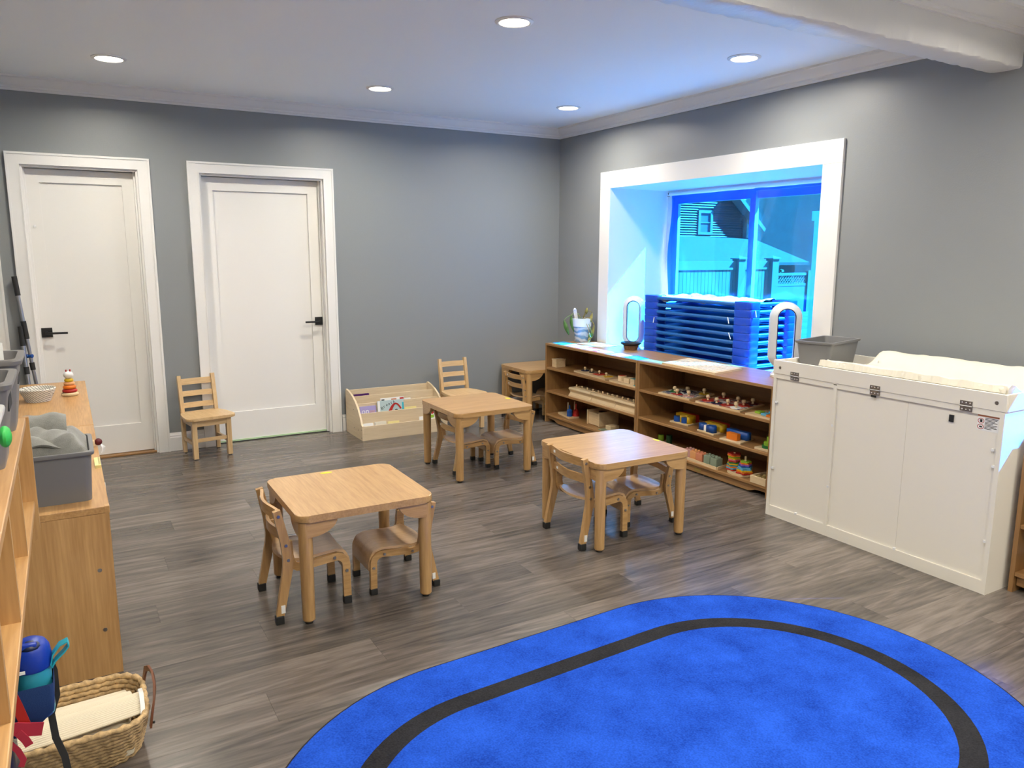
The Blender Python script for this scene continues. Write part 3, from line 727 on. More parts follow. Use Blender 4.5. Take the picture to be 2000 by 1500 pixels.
# ================================================================== small bentwood chairs (face +x)
def make_small_chair():
    t = thing('toddler_chair', 'x', 'chair', (0,0,0), 0, 'bentwood toddler chairs')
    def pt(s):
        P = [(-0.168, 0.176, 0.03), (-0.155, 0.174, 0.09), (-0.138, 0.171, 0.17), (-0.126, 0.169, 0.23), (-0.124, 0.168, 0.27), (-0.133, 0.168, 0.34), (-0.160, 0.168, 0.472)]
        return [(x, s*y, z) for x, y, z in P]
    for s in (-1, 1):
        P = pt(s)
        po = B().sweep(P, (0,1,0), 0.023, [0.030, 0.033, 0.037, 0.040, 0.040, 0.036, 0.030]); 
        po = po.build('rear_post', M['beech_z'], t)
        B().box(-0.186, -0.153, s*0.177-0.0165, s*0.177+0.0165, 0.0, 0.035, 0.003).build('rubber_foot', M['rubber'], po)
        # front leg, side rail and upturned end bent from one piece
        Q = [(0.128, 0.03), (0.127, 0.12), (0.126, 0.175)]
        for k in range(1, 7):
            a = R(15*k); Q.append((0.126-0.045*(1-math.cos(a)), 0.175+0.045*math.sin(a)))
        Q += [(0.0, 0.216), (-0.06, 0.213)]
        Q += [(-0.083, 0.216), (-0.098, 0.226), (-0.108, 0.244), (-0.113, 0.27), (-0.116, 0.33)]
        sd_ = [0.126]*len(Q); 
        fr_ = B().sweep([(x, s*(0.1445-0.115*max(0, x+0.06)), z) for x, z in Q], (0,1,0), 0.020, 0.032).build('side_frame', M['beech_x'], t)
        B().box(0.111, 0.145, s*0.123-0.0145, s*0.123+0.0145, 0.0, 0.034, 0.003).build('rubber_foot', M['rubber'], fr_)
        bo = B()
        for x, y, z in ((0.127, 0.1325, 0.150), (0.075, 0.1385, 0.219), (-0.060, 0.1535, 0.213)): bo.cyl((x, s*y, z), (x, s*(y+0.006), z), 0.0075, 0.006, 12)
        for x, z in ((-0.124, 0.262), (-0.131, 0.325), (-0.155, 0.450)): bo.cyl((x, s*0.1785, z), (x, s*0.183, z), 0.0075, 0.006, 12)
        bo.build('bolts', M['steel'], fr_)
        B().box(-0.163, -0.147, s*0.1875-0.0015, s*0.1875+0.0015, 0.045, 0.078).build('care_tag', M['paper'], po, smooth=False)
    Sx = [(0.134, 0.130), (0.136, 0.165), (0.131, 0.200), (0.115, 0.224), (0.085, 0.235), (0.04, 0.233), (-0.02, 0.228), (-0.07, 0.227), (-0.115, 0.236)]
    def seat(u, v):
        f = u*(len(Sx)-1); i = min(int(f), len(Sx)-2); g = f-i
        x = Sx[i][0]*(1-g)+Sx[i+1][0]*g; z = Sx[i][1]*(1-g)+Sx[i+1][1]*g
        q = (v*2-1); y = q*(0.115+0.022*u)
        x -= 0.030*(1-q*q)*max(0, u-0.55)/0.45
        return (x, y, z + 0.005*q*q*(u > 0.3))
    B().grid(seat, 32, 14, 0.012).build('seat', M['bent'], t, ang=50)
    for z, x0, hgt in ((0.449, -0.156, 0.044), (0.358, -0.138, 0.042)):
        P = []
        for k in range(17):
            y = -0.158+0.316*k/16; q = y/0.158; P.append((x0+0.004-0.024*math.cos(q*math.pi/2)**1.5, y, z))
        r_ = B().sweep(P, (0,0,1), hgt, 0.013).build('back_rail', M['beech_y'], t)
        B().box(x0-0.014, x0-0.0115, 0.085, 0.110, z-0.006, z+0.007).build('label', M['paper'], r_, smooth=False)
    return t
sc0 = make_small_chair()
SM = (0.93, 0.93, 0.83)
SCH = [((-3.264, -2.985), -0.02, 'larger bentwood toddler chair at the left side of the nearest table', 1.0),
       ((-2.895, -2.978), math.pi, 'bentwood toddler chair pushed under the right side of the nearest table', SM),
       ((-1.748, -2.965), -0.04, 'larger bentwood toddler chair on the viewer side of the table by the white cupboard', 1.0),
       ((-1.392, -2.878), math.pi-0.06, 'bentwood toddler chair between the bluish-lit table and the toy shelf', SM),
       ((-1.742, -1.464), 0.0, 'bentwood toddler chair at the left of the middle table by the book display', SM),
       ((-1.466, -1.520), math.pi, 'bentwood toddler chair at the right of the middle table', SM),
       ((-0.535, -0.315), 0.0, 'bentwood toddler chair under the corner table, its back towards the room', (0.9, 0.9, 0.88)),
       ((-0.200, -0.250), math.pi, 'bentwood toddler chair deep under the corner table against the shelf', (0.9, 0.9, 0.88))]
for i, ((x, y), rz, lab, s) in enumerate(SCH):
    if i == 0: sc0.location = (x, y, 0); sc0.rotation_euler = (0, 0, rz); sc0['label'] = lab
    else: dup(sc0, (x, y, 0), rz, lab, scale=s)

# ================================================================== ladder-back chairs (face -y)
def make_ladder():
    t = thing('ladder_back_chair', 'x', 'chair', (0,0,0), 0, 'ladder-back chairs')
    for s in (-1, 1):
        l = B().box(s*0.122-0.017, s*0.122+0.017, -0.157, -0.123, 0.006, 0.288, 0.002).build('leg', M['ash_z'], t)
        B().cyl((s*0.122, -0.14, 0), (s*0.122, -0.14, 0.008), 0.012).build('glide', M['rubber'], l)
        P = [(s*0.122, 0.115, 0.006), (s*0.122, 0.116, 0.29), (s*0.122, 0.130, 0.40), (s*0.122, 0.158, 0.575)]
        l = B().sweep(P, (1,0,0), 0.026, [0.032, 0.034, 0.032, 0.024]).build('rear_post', M['ash_z'], t)
        B().cyl((s*0.122, 0.115, 0), (s*0.122, 0.115, 0.008), 0.012).build('glide', M['rubber'], l)
        B().box(s*0.122-0.010, s*0.122+0.010, -0.123, 0.10, 0.240, 0.287).build('apron', M['ash_y'], t, smooth=False)
        B().box(s*0.122-0.009, s*0.122+0.009, -0.123, 0.10, 0.100, 0.125, 0.002).build('stretcher', M['ash_y'], t)
    B().box(-0.105, 0.105, -0.152, -0.132, 0.240, 0.287).build('apron', M['ash_x'], t, smooth=False)
    B().box(-0.105, 0.105, -0.150, -0.130, 0.125, 0.150, 0.002).build('stretcher', M['ash_x'], t)
    B().box(-0.109, 0.109, 0.105, 0.125, 0.240, 0.287).build('apron', M['ash_x'], t, smooth=False)
    out = []
    for p in rrect(-0.175, 0.175, -0.180, 0.02, 0.045, 6)[0:7]: out.append(p)
    out += [(0.172, -0.06), (0.160, 0.03), (0.140, 0.098), (0.107, 0.098), (0.107, 0.132), (-0.107, 0.132), (-0.107, 0.098), (-0.140, 0.098), (-0.160, 0.03), (-0.172, -0.06)]
    for p in rrect(-0.175, 0.175, -0.180, 0.02, 0.045, 6)[21:28]: out.append(p)
    B().prism(out, 'z', 0.288, 0.308, bev=0.004).build('seat', M['ash_y'], t)
    for z0, z1, y in ((0.335, 0.374, 0.122), (0.420, 0.459, 0.135), (0.505, 0.550, 0.149)):
        def sl(u, v, z0=z0, z1=z1, y=y):
            q = u*2-1; return (-0.111+0.222*u, y+0.008*(1-q*q)+(v-0.5)*0.006, z0+(z1-z0)*v)
        B().grid(sl, 10, 2, 0.011).build('back_slat', M['ash_x'], t)
    return t
lc = make_ladder()
lc.location = (-3.258, -0.205, 0); lc.rotation_euler = (0, 0, R(9)); lc['label'] = 'ladder-back wooden chair standing between the two white doors'
dup(lc, (-1.215, -0.345, 0), R(2), 'ladder-back wooden chair behind the middle table, right of the book display')

# ================================================================== book display
o = (-1.757, -0.23, 0); bs = thing('book_display', 'low birch book display with four stepped pockets by the wider door', 'bookcase', o)
side = [(-0.035, 0.0), (-0.428, 0.0), (-0.428, 0.116), (-0.405, 0.130), (-0.375, 0.185), (-0.33, 0.240), (-0.27, 0.290), (-0.20, 0.325), (-0.12, 0.350), (-0.06, 0.362), (-0.045, 0.362), (-0.035, 0.352)]
for a in (-2.130, -1.400): 
    B(o).prism(side, 'x', a, a+0.015).build('side_panel', M['birch_y'], bs, smooth=False)
for y, z0, z1 in ((-0.050, 0.02, 0.350), (-0.172, 0.02, 0.314), (-0.268, 0.02, 0.268), (-0.352, 0.02, 0.204), (-0.428, 0.0, 0.114)):
    B(o).box(-2.115, -1.400, y, y+0.012, z0, z1).build('divider', M['birch_x'], bs, smooth=False)
B(o).box(-2.115, -1.400, -0.416, -0.05, 0.02, 0.032).build('bottom_panel', M['birch_x'], bs, smooth=False)
sw = B(o)
for y, z in ((-0.23, 0.22), (-0.33, 0.07), (-0.41, 0.085), (-0.41, 0.02), (-0.24, 0.075)): sw.cyl((-2.1300, y, z), (-2.1312, y, z), 0.004, n=8)
sw.build('screws', M['black'], bs)
# books standing in the pockets
def book(name, label, x0, x1, y, z0, z1, mat, th=0.010, lean=0.06):
    o = ((x0+x1)/2, y, z0); t = thing(name, label, 'book', o, 0, 'picture books in the book display')
    t.rotation_euler = (lean, 0, 0)
    h = z1-z0; w_ = x1-x0
    B().box(-w_/2, w_/2, -0.001, 0.0008, 0, h).build('cover', mat, t, smooth=False)
    B().box(-w_/2+0.003, w_/2-0.003, 0.0008, th-0.0008, 0.003, h-0.003).build('pages', M['paper'], t, smooth=False)
    B().box(-w_/2, w_/2, th-0.0008, th+0.001, 0, h).build('cover', mat, t, smooth=False)
    return t, w_, h
def put_text(t, s, size, mat, x, z, y=-0.0016, rot=0.0):
    me = text_mesh('lettering', s, size, mat)
    link('lettering', me, t, (x, y, z), (math.pi/2, -rot, 0))
bk, w_, h = book('picture_book', 'lavender picture book with white lettering in the book display', -2.098, -1.962, -0.320, 0.034, 0.252, M['lav'], lean=-0.12)
put_text(bk, 'on', 0.062, M['paper'], -0.058, 0.158); put_text(bk, 'my', 0.036, M['peach'], 0.012, 0.163); None
st = B()
for k in range(9):
    st.box(-0.052+k*0.0125, -0.044+k*0.0125, -0.0022, -0.0010, 0.128+k*0.0006, 0.146)
st.build('lettering', M['ink'], bk, smooth=False)
bk, w_, h = book('picture_book', 'pale blue picture book with a red curved ribbon, in the middle pocket', -1.953, -1.725, -0.332, 0.034, 0.285, M['palebook'], lean=-0.12)
B().box(-0.114, -0.094, -0.0022, -0.0010, 0, h).build('spine_strip', M['paper'], bk, smooth=False)
for i, ch in enumerate('Breath'): put_text(bk, ch, 0.036, M['ink'], -0.083+i*0.021, 0.176+0.016*i-0.0014*i*i, rot=0.35-0.05*i)
rb = B(); P = []
for k in range(15):
    a = k/14; P.append((-0.02+0.105*a + 0.0, -0.0035, 0.135+0.085*math.sin(a*math.pi*0.86)**0.9))
rb.sweep(P, (0,1,0), 0.003, [0.030-0.018*min(1, k/8) for k in range(15)]); rb.build('red_ribbon', M['red'], bk)
B().sphere((0.045, -0.0035, 0.165), 0.014, 0.003, 0.010).build('printed_bird', M['ink'], bk)
B().box(0.098, 0.112, -0.0022, -0.001, 0.12, 0.225).build('printed_edge', M['aqua'], bk, smooth=False)
bk, w_, h = book('picture_book', 'white picture book with red print behind the ribbon book', -1.905, -1.700, -0.255, 0.034, 0.292, M['paper'], lean=-0.02)
B().box(-0.01, 0.035, -0.0022, -0.001, 0.236, 0.250).build('printed_mark', M['coral'], bk, smooth=False); B().box(0.065, 0.099, -0.0022, -0.001, 0.230, 0.254).build('printed_mark', M['red'], bk, smooth=False)
B().box(-0.095, -0.070, -0.0022, -0.001, 0.236, 0.250).build('printed_mark', M['ink'], bk, smooth=False)
book('picture_book', 'thin white picture book lowest in the third pocket', -1.695, -1.640, -0.255, 0.034, 0.276, M['paper'], lean=-0.02)
bk, w_, h = book('picture_book', 'dark purple book at the rear of the book display', -2.095, -1.965, -0.150, 0.034, 0.326, M['purple'], th=0.014, lean=-0.02)
book('picture_book', 'yellow picture book beside the ribbon book', -1.716, -1.615, -0.318, 0.034, 0.212, M['pale_yellow'], lean=-0.05)
bk, w_, h = book('picture_book', 'white picture book with apple and leaf pictures behind the table leg', -1.560, -1.425, -0.395, 0.034, 0.185, M['paper'], lean=-0.10)
B().cyl((-0.012, -0.0024, 0.128), (-0.012, -0.001, 0.128), 0.014).build('apple_picture', M['red'], bk); B().box(-0.026, 0.002, -0.0024, -0.001, 0.083, 0.108).build('leaf_picture', M['lime'], bk, smooth=False)
for s, z in (('Soc', 0.118), ('soc', 0.085)): put_text(bk, s, 0.026, M['ink'], 0.010, z)
book('board_book', 'small white board book lying low in the front pocket, leftmost', -2.105, -2.020, -0.395, 0.034, 0.128, M['paper'], th=0.018, lean=-0.15)
book('board_book', 'small cream board book in the front pocket beside the white one', -2.005, -1.910, -0.395, 0.034, 0.132, M['plush'], th=0.020, lean=-0.15)
book('board_book', 'small yellow board book in the front pocket', -1.895, -1.800, -0.395, 0.034, 0.124, M['pale_yellow'], lean=-0.12)
book('board_book', 'small white card book in the front pocket near the table leg', -1.620, -1.565, -0.395, 0.034, 0.136, M['paper'], lean=-0.12)
# ================================================================== toy shelves under the window
def make_shelf(label, ya, yb, xf=-0.48, xb=-0.024, zt=0.700, levels=(0.490, 0.285, 0.075), name_plate=False):
    """open shelf running along the right wall; front faces -x; ya > yb"""
    o = (xf, ya, 0); t = thing('toy_shelf', label, 'shelf', o, 0, 'open wooden toy shelves')
    th = 0.019
    B(o).box(xf, xb, yb, ya, zt-th, zt, 0.002).build('top_board', M['oak_y'], t)
    for a in (ya-th, yb):
        B(o).box(xf+0.001, xb, a, a+th, 0.0, zt-th).build('side_panel', M['oak_z'], t, smooth=False)
    B(o).box(xb-0.008, xb, yb+th, ya-th, 0.03, zt-th).build('back_panel', M['oak_y'], t, smooth=False)
    for z in levels:
        B(o).box(xf+0.003, xb-0.008, yb+th, ya-th, z-th, z, 0.003).build('shelf_board', M['oak_y'], t)
    # skirt with shaped underside
    a, b_ = ya-th-0.004, yb+th+0.004; zz = levels[-1]-th
    sk = [(a, zz), (a, 0.030), (a-0.06, 0.030), (a-0.10, 0.026), (a-0.135, 0.012), (a-0.16, 0.008), (b_+0.16, 0.008), (b_+0.135, 0.012), (b_+0.10, 0.026), (b_+0.06, 0.030), (b_, 0.030), (b_, zz)]
    B(o).prism(sk, 'x', xf+0.022, xf+0.038).build('skirt', M['oak_y'], t, smooth=False)
    if name_plate: 
        B(o).box(xf+0.019, xf+0.022, (ya+yb)/2-0.035, (ya+yb)/2+0.025, 0.018, 0.040).build('name_plate', M['brass'], t, smooth=False)
    return t
make_shelf('open wooden toy shelf under the potted plant', -0.530, -1.783)
make_shelf('open wooden toy shelf between the plant shelf and the white cupboard', -1.787, -3.045, name_plate=True)
make_shelf('open wooden shelf at the right edge behind the white cupboard', -4.470, -5.70, xf=-0.550, zt=0.70, levels=(0.49, 0.315, 0.095))

# things on shelf one
o = (-0.37, -0.60, 0.490); t = thing('wooden_block_box', 'small plain wooden box on the top tier under the plant', 'box', o)
B(o).box(-0.425, -0.330, -0.625, -0.555, 0.490, 0.548, 0.001).build('body', M['toy_wood'], t); B(o).box(-0.427, -0.328, -0.627, -0.553, 0.549, 0.562, 0.001).build('lid', M['toy_wood'], t)

def knob(b, x, y, z, r=0.011):
    b.lathe([(0, z), (r*0.55, z), (r*0.45, z+r*0.8), (r*0.95, z+r*1.3), (r, z+r*1.9), (r*0.7, z+r*2.5), (0, z+r*2.7)], (x, y, 0), 12)
o = (-0.36, -1.12, 0.490); t = thing('shape_puzzle', 'long wooden puzzle board with four knobbed coloured shapes', 'puzzle', o)
B(o).prism([(-0.425, -0.890), (-0.270, -0.870), (-0.305, -1.345), (-0.462, -1.370)], 'z', 0.490, 0.502).build('board', M['toy_wood'], t, smooth=False)
for (x, y), kind, mt in (((-0.355, -0.955), 'd', 'navy'), ((-0.362, -1.060), 'c', 'black'), ((-0.370, -1.175), 's', 'red'), ((-0.388, -1.290), 't', 'yellow')):
    s = B(o)
    if kind in 'dc': s.lathe([(0, 0.5025), (0.034 if kind == 'd' else 0.024, 0.5025), (0.034 if kind == 'd' else 0.024, 0.508), (0, 0.508)], (x, y, 0), 20)
    elif kind == 's': s.box(x-0.040, x+0.040, y-0.040, y+0.040, 0.5025, 0.508)
    else: s.prism([(x-0.04, y-0.035), (x+0.04, y-0.035), (x, y+0.04)], 'z', 0.5025, 0.508)
    q = s.build('puzzle_piece', M[mt], t, smooth=False)
    kb = B(o); knob(kb, x, y, 0.508); kb.build('knob', M['toy_wood'], q)
o = (-0.40, -1.58, 0.490); t = thing('sorting_board', 'pale wooden board with round and square blocks, right end of the top tier', 'toy', o)
B(o).prism([(-0.462, -1.425), (-0.350, -1.410), (-0.360, -1.755), (-0.474, -1.757)], 'z', 0.490, 0.503).build('board', M['toy_wood'], t, smooth=False)
q = B(o).cyl((-0.405, -1.515, 0.503), (-0.405, -1.515, 0.545), 0.034, n=24).build('round_block', M['toy_wood'], t); B(o).cyl((-0.405, -1.515, 0.545), (-0.405, -1.515, 0.547), 0.026, n=24).build('red_top', M['red'], q)
B(o).box(-0.440, -0.380, -1.640, -1.575, 0.503, 0.540).build('square_block', M['toy_wood'], t, smooth=False)
q = B(o).box(-0.450, -0.395, -1.715, -1.668, 0.503, 0.545).build('square_block', M['toy_wood'], t, smooth=False); B(o).box(-0.450, -0.395, -1.715, -1.668, 0.545, 0.547).build('blue_top', M['teal'], q, smooth=False)
B(o).box(-0.474, -0.455, -1.757, -1.735, 0.503, 0.506).build('blue_corner', M['teal'], t, smooth=False)
# knobbed cylinder blocks
prof = [(-0.462, 0.285), (-0.345, 0.285), (-0.345, 0.360), (-0.452, 0.360), (-0.460, 0.354), (-0.462, 0.346), (-0.456, 0.336), (-0.446, 0.326), (-0.444, 0.316), (-0.450, 0.304), (-0.460, 0.296)]
kb_lab = ['leftmost long knobbed cylinder block on the middle tier', 'middle long knobbed cylinder block on the middle tier', 'rightmost long knobbed cylinder block on the middle tier']
for i, (a, b_, n) in enumerate(((-0.870, -1.178, 4), (-1.182, -1.490, 5), (-1.494, -1.760, 4))):
    o = (-0.40, (a+b_)/2, 0.285); t = thing('cylinder_block', kb_lab[i], 'toy', o, 0, 'knobbed cylinder blocks')
    B(o).prism(prof, 'y', a, b_).build('block', M['toy_wood'], t, ang=30)
    for k in range(n):
        y = a+(b_-a)*(k+0.5)/n
        q = B(o).lathe([(0, 0.3605), (0.020, 0.3605), (0.020, 0.3625), (0, 0.3625)], (-0.405, y, 0), 16).build('cylinder_top', M['toy_wood'], t)
        kb = B(o); knob(kb, -0.405, y, 0.3625, 0.0075); kb.build('knob', M['toy_wood'], q)
# bottom tier
o = (-0.37, -0.75, 0.075); t = thing('peg_stacker', 'wooden peg board with blue and red stacking pieces, bottom tier', 'toy', o)
B(o).prism([(-0.395, -0.615), (-0.285, -0.625), (-0.335, -0.855), (-0.440, -0.850)], 'z', 0.075, 0.090).build('board', M['toy_wood'], t, smooth=False)
for x, y, h in ((-0.375, -0.740, 0.105), (-0.330, -0.775, 0.115)): B(o).cyl((x, y, 0.090), (x, y, 0.09+h), 0.006).build('peg', M['toy_wood'], t)
B(o).lathe([(0, 0.090), (0.024, 0.090), (0.024, 0.140), (0.016, 0.150), (0.006, 0.154), (0.006, 0.185), (0, 0.187)], (-0.405, -0.808, 0), 18).build('blue_stack', M['blue'], t)
B(o).lathe([(0, 0.090), (0.032, 0.090), (0.030, 0.112), (0.026, 0.114), (0.025, 0.135), (0.016, 0.145), (0.006, 0.150), (0.006, 0.195), (0, 0.197)], (-0.350, -0.825, 0), 18).build('red_stack', M['red'], t)
o = (-0.30, -1.14, 0.075); t = thing('drop_box', 'wooden drop box with raised end boards on the bottom tier', 'box', o)
B(o).box(-0.395, -0.210, -1.215, -1.075, 0.080, 0.180).build('body', M['toy_wood'], t, smooth=False)
B(o).box(-0.407, -0.200, -1.075, -1.063, 0.075, 0.196, 0.003).build('end_board', M['toy_wood'], t); B(o).box(-0.402, -0.200, -1.226, -1.215, 0.075, 0.196, 0.003).build('end_board', M['toy_wood'], t)
B(o).cyl((-0.30, -1.14, 0.1795), (-0.30, -1.14, 0.1815), 0.036).build('round_hole', M['ink'], t)
o = (-0.38, -1.36, 0.075); t = thing('pale_block', 'pale wooden block on a grey tray behind the bluish table top', 'toy', o)
B(o).box(-0.455, -0.300, -1.420, -1.290, 0.075, 0.083).build('tray', M['sage'], t, smooth=False); B(o).box(-0.415, -0.330, -1.400, -1.330, 0.083, 0.118, 0.003).build('block', M['toy_wood'], t)

# shelf two, upper tier: knob puzzles
def puzzle(label, poly, z, base, kn, pieces, kr=0.014):
    cx = sum(p[0] for p in poly)/len(poly); cy = sum(p[1] for p in poly)/len(poly); o = (cx, cy, z)
    t = thing('knob_puzzle', label, 'puzzle', o, 0, 'knob puzzles')
    B(o).prism(poly, 'z', z, z+0.011).build('board', M['toy_wood'], t, smooth=False)
    s = B(o); s.prism([(cx+(x-cx)*0.90, cy+(y-cy)*0.92) for x, y in poly], 'z', z+0.0112, z+0.0122); s.build('printed_face', M[base], t, smooth=False)
    for (x, y), pc in zip(kn, pieces):
        q = B(o); q.prism([(x+0.042*math.cos(a*1.047+x*40)*(0.8+0.3*((a*7+int(-y*100)) % 3)/2), y+0.042*math.sin(a*1.047+x*40)) for a in range(6)], 'z', z+0.0125, z+0.0165)
        q = q.build('puzzle_piece', M[pc], t, smooth=False)
        kb = B(o); knob(kb, x, y, z+0.0165, kr); kb.build('knob', M['toy_wood'], q)
puzzle('knob puzzle with black patterned face, left on the upper tier', [(-0.470, -2.010), (-0.225, -1.955), (-0.165, -2.255), (-0.462, -2.318)], 0.490, 'print_bw',
       [(-0.365, -2.065), (-0.420, -2.150), (-0.300, -2.125), (-0.400, -2.245), (-0.245, -2.235)], ['green', 'red', 'navy', 'dusty', 'yellow'])
puzzle('large knob puzzle with red picture face, centre of the upper tier', [(-0.470, -2.385), (-0.215, -2.330), (-0.155, -2.700), (-0.464, -2.775)], 0.490, 'print_mix',
       [(-0.395, -2.425), (-0.240, -2.415), (-0.415, -2.525), (-0.395, -2.605), (-0.270, -2.575), (-0.420, -2.700), (-0.320, -2.670), (-0.225, -2.660)], ['red', 'red', 'navy', 'red', 'dusty', 'paper', 'red', 'maroon'])
o = (-0.38, -2.92, 0.490); t = thing('shape_tray', 'pale wooden tray with yellow and blue flat shapes against the white cupboard', 'puzzle', o)
B(o).box(-0.472, -0.260, -3.020, -2.825, 0.490, 0.500).build('board', M['toy_wood'], t, smooth=False)
for x, y, mt in ((-0.400, -2.880, 'lime'), (-0.340, -2.935, 'sky'), (-0.420, -2.945, 'sky'), (-0.430, -2.995, 'orange'), (-0.370, -2.995, 'yellow')): B(o).box(x-0.024, x+0.024, y-0.022, y+0.022, 0.500, 0.514, 0.003).build('flat_shape', M[mt], t)
# middle tier: sorting boards
def sorter(label, poly, z, blocks):
    cx = sum(p[0] for p in poly)/len(poly); cy = sum(p[1] for p in poly)/len(poly); o = (cx, cy, z)
    t = thing('shape_sorter', label, 'toy', o, 0, 'shape sorting boards')
    B(o).prism(poly, 'z', z, z+0.013, bev=0.003).build('board', M['toy_wood'], t)
    for kind, x, y, h, mt, *ex in blocks:
        b = B(o); z0 = z+0.013
        if kind == 'c': b.cyl((x, y, z0), (x, y, z0+h), ex[0], n=20)
        elif kind == 'b': b.box(x-ex[0]/2, x+ex[0]/2, y-ex[1]/2, y+ex[1]/2, z0, z0+h, 0.003)
        else: b.prism([(x+p, y+q) for p, q in ex[0]], 'z', z0, z0+h)
        b.build('shape_block', M[mt], t)
Z2 = 0.285
sorter('sorting board with two round blue blocks, yellow and red arches', [(-0.405, -2.070), (-0.215, -2.045), (-0.200, -2.215), (-0.395, -2.245)], Z2,
       [('c', -0.372, -2.115, 0.036, 'blue', 0.027), ('c', -0.366, -2.185, 0.036, 'blue', 0.027), ('p', -0.330, -2.150, 0.052, 'yellow', [(-0.018,0.080),(0.022,0.080),(0.022,-0.080),(-0.052,-0.080),(-0.052,-0.068),(-0.018,-0.062),(-0.018,-0.008),(-0.050,-0.004),(-0.050,0.004),(-0.018,0.008)]), ('b', -0.285, -2.145, 0.052, 'red', 0.040, 0.150)])
sorter('sorting board with two angular blue blocks and a white strip', [(-0.430, -2.370), (-0.255, -2.345), (-0.240, -2.510), (-0.440, -2.535)], Z2,
       [('p', -0.400, -2.400, 0.045, 'blue', [(-0.024,0.020),(0.006,0.026),(0.026,0.0),(0.006,-0.024),(-0.024,-0.020)]), ('b', -0.402, -2.438, 0.040, 'paper', 0.046, 0.022), ('p', -0.408, -2.490, 0.045, 'blue', [(-0.026,0.030),(0.010,0.034),(0.030,0.0),(0.010,-0.032),(-0.026,-0.028)]),
        ('p', -0.345, -2.455, 0.050, 'yellow', [(-0.026,0.070),(0.022,0.085),(0.022,-0.085),(-0.026,-0.075),(-0.004,-0.036),(-0.026,0.0),(-0.004,0.036)]), ('b', -0.302, -2.450, 0.050, 'red', 0.036, 0.160)])
sorter('sorting board with an orange and a long blue block', [(-0.478, -2.625), (-0.300, -2.590), (-0.290, -2.745), (-0.470, -2.800)], Z2,
       [('b', -0.435, -2.705, 0.044, 'orange', 0.034, 0.092), ('p', -0.375, -2.695, 0.050, 'blue', [(-0.018,0.090),(0.012,0.095),(0.030,0.05),(0.012,0.0),(0.030,-0.05),(0.020,-0.085),(-0.018,-0.080)])])
o = (-0.40, -2.965, Z2); t = thing('ring_stacker', 'green tapering ring stacker on a pale board beside the white cupboard', 'toy', o)
B(o).box(-0.462, -0.330, -3.020, -2.905, Z2, Z2+0.015, 0.002).build('board', M['toy_wood'], t)
for r, a, b_, mt in ((0.046, 0.015, 0.032, 'green'), (0.036, 0.032, 0.052, 'lime'), (0.019, 0.052, 0.085, 'lime')): B(o).cyl((-0.405, -2.975, Z2+a), (-0.405, -2.975, Z2+b_), r, n=24).build('ring', M[mt], t)
# bottom tier
Z3 = 0.075
o = (-0.43, -2.43, Z3); t = thing('block_tray', 'narrow wooden tray holding the row of soft blocks', 'tray', o)
B(o).prism([(-0.450, -2.260), (-0.345, -2.245), (-0.360, -2.580), (-0.468, -2.605)], 'z', Z3, Z3+0.008).build('base', M['toy_wood'], t, smooth=False)
B(o).prism([(-0.456, -2.260), (-0.450, -2.260), (-0.468, -2.605), (-0.474, -2.605)], 'z', Z3, Z3+0.018).build('rim', M['toy_wood'], t, smooth=False); B(o).prism([(-0.468, -2.605), (-0.360, -2.580), (-0.360, -2.588), (-0.468, -2.613)], 'z', Z3, Z3+0.018).build('rim', M['toy_wood'], t, smooth=False)
for x, y, mt, lab in ((-0.405, -2.290, 'dusty', 'dusty pink soft block, leftmost in the tray row'), (-0.412, -2.352, 'peach', 'peach soft block second in the tray row'), (-0.417, -2.414, 'coral', 'coral soft block in the middle of the tray row'), (-0.412, -2.484, 'sage', 'sage green soft block fourth in the tray row'), (-0.418, -2.551, 'sage', 'sage green soft block at the right end of the tray row')):
    o = (x, y, Z3+0.008); t = thing('soft_block', lab, 'block', o, 0, 'soft building blocks')
    B(o).box(x-0.030, x+0.030, y-0.029, y+0.029, Z3+0.008, Z3+0.064, 0.005).build('cube', M[mt], t)
    for i in (-1, 1):
        for j in (-1, 1): B(o).cyl((x+i*0.014, y+j*0.014, Z3+0.064), (x+i*0.014, y+j*0.014, Z3+0.071), 0.008, n=10).build('stud', M[mt], t)
o = (-0.40, -2.74, Z3); t = thing('flower_stacker', 'rainbow flower-ring stacker with two posts on a wavy base', 'toy', o)
pl = []
for k in range(40):
    a = k/40*2*math.pi; r = 0.062+0.010*math.cos(2*a); pl.append((-0.402+r*0.85*math.cos(a+0.2), -2.740+r*1.75*math.sin(a+0.2)))
B(o).prism(pl, 'z', Z3, Z3+0.016, bev=0.003).build('base', M['toy_wood'], t)
def flower(x, y, z, r, mt, ph=0):
    B(o).prism([(x+r*(1+0.20*math.cos(5*(a/30*6.2832)+ph))*math.cos(a/30*6.2832), y+r*(1+0.20*math.cos(5*(a/30*6.2832)+ph))*math.sin(a/30*6.2832)) for a in range(30)], 'z', z, z+0.0085, bev=0.002).build('flower_ring', M[mt], t)
for k, mt in enumerate(('red', 'sky', 'orange', 'teal', 'yellow', 'green', 'red', 'pink', 'yellow', 'lime', 'orange', 'red')): flower(-0.405, -2.695, Z3+0.017+k*0.0092, 0.042-0.001*k+(0.006 if k > 9 else 0), mt, k*0.7)
for k, mt in enumerate(('red', 'orange', 'yellow', 'sky', 'sky', 'blue', 'violet', 'orange', 'lime')): flower(-0.410, -2.795, Z3+0.017+k*0.0092, 0.048-0.0022*k, mt, k*0.5)
B(o).cyl((-0.410, -2.795, Z3+0.016), (-0.410, -2.795, Z3+0.130), 0.0065).build('post', M['toy_wood'], t); B(o).cyl((-0.405, -2.695, Z3+0.016), (-0.405, -2.695, Z3+0.132), 0.0065).build('post', M['toy_wood'], t)
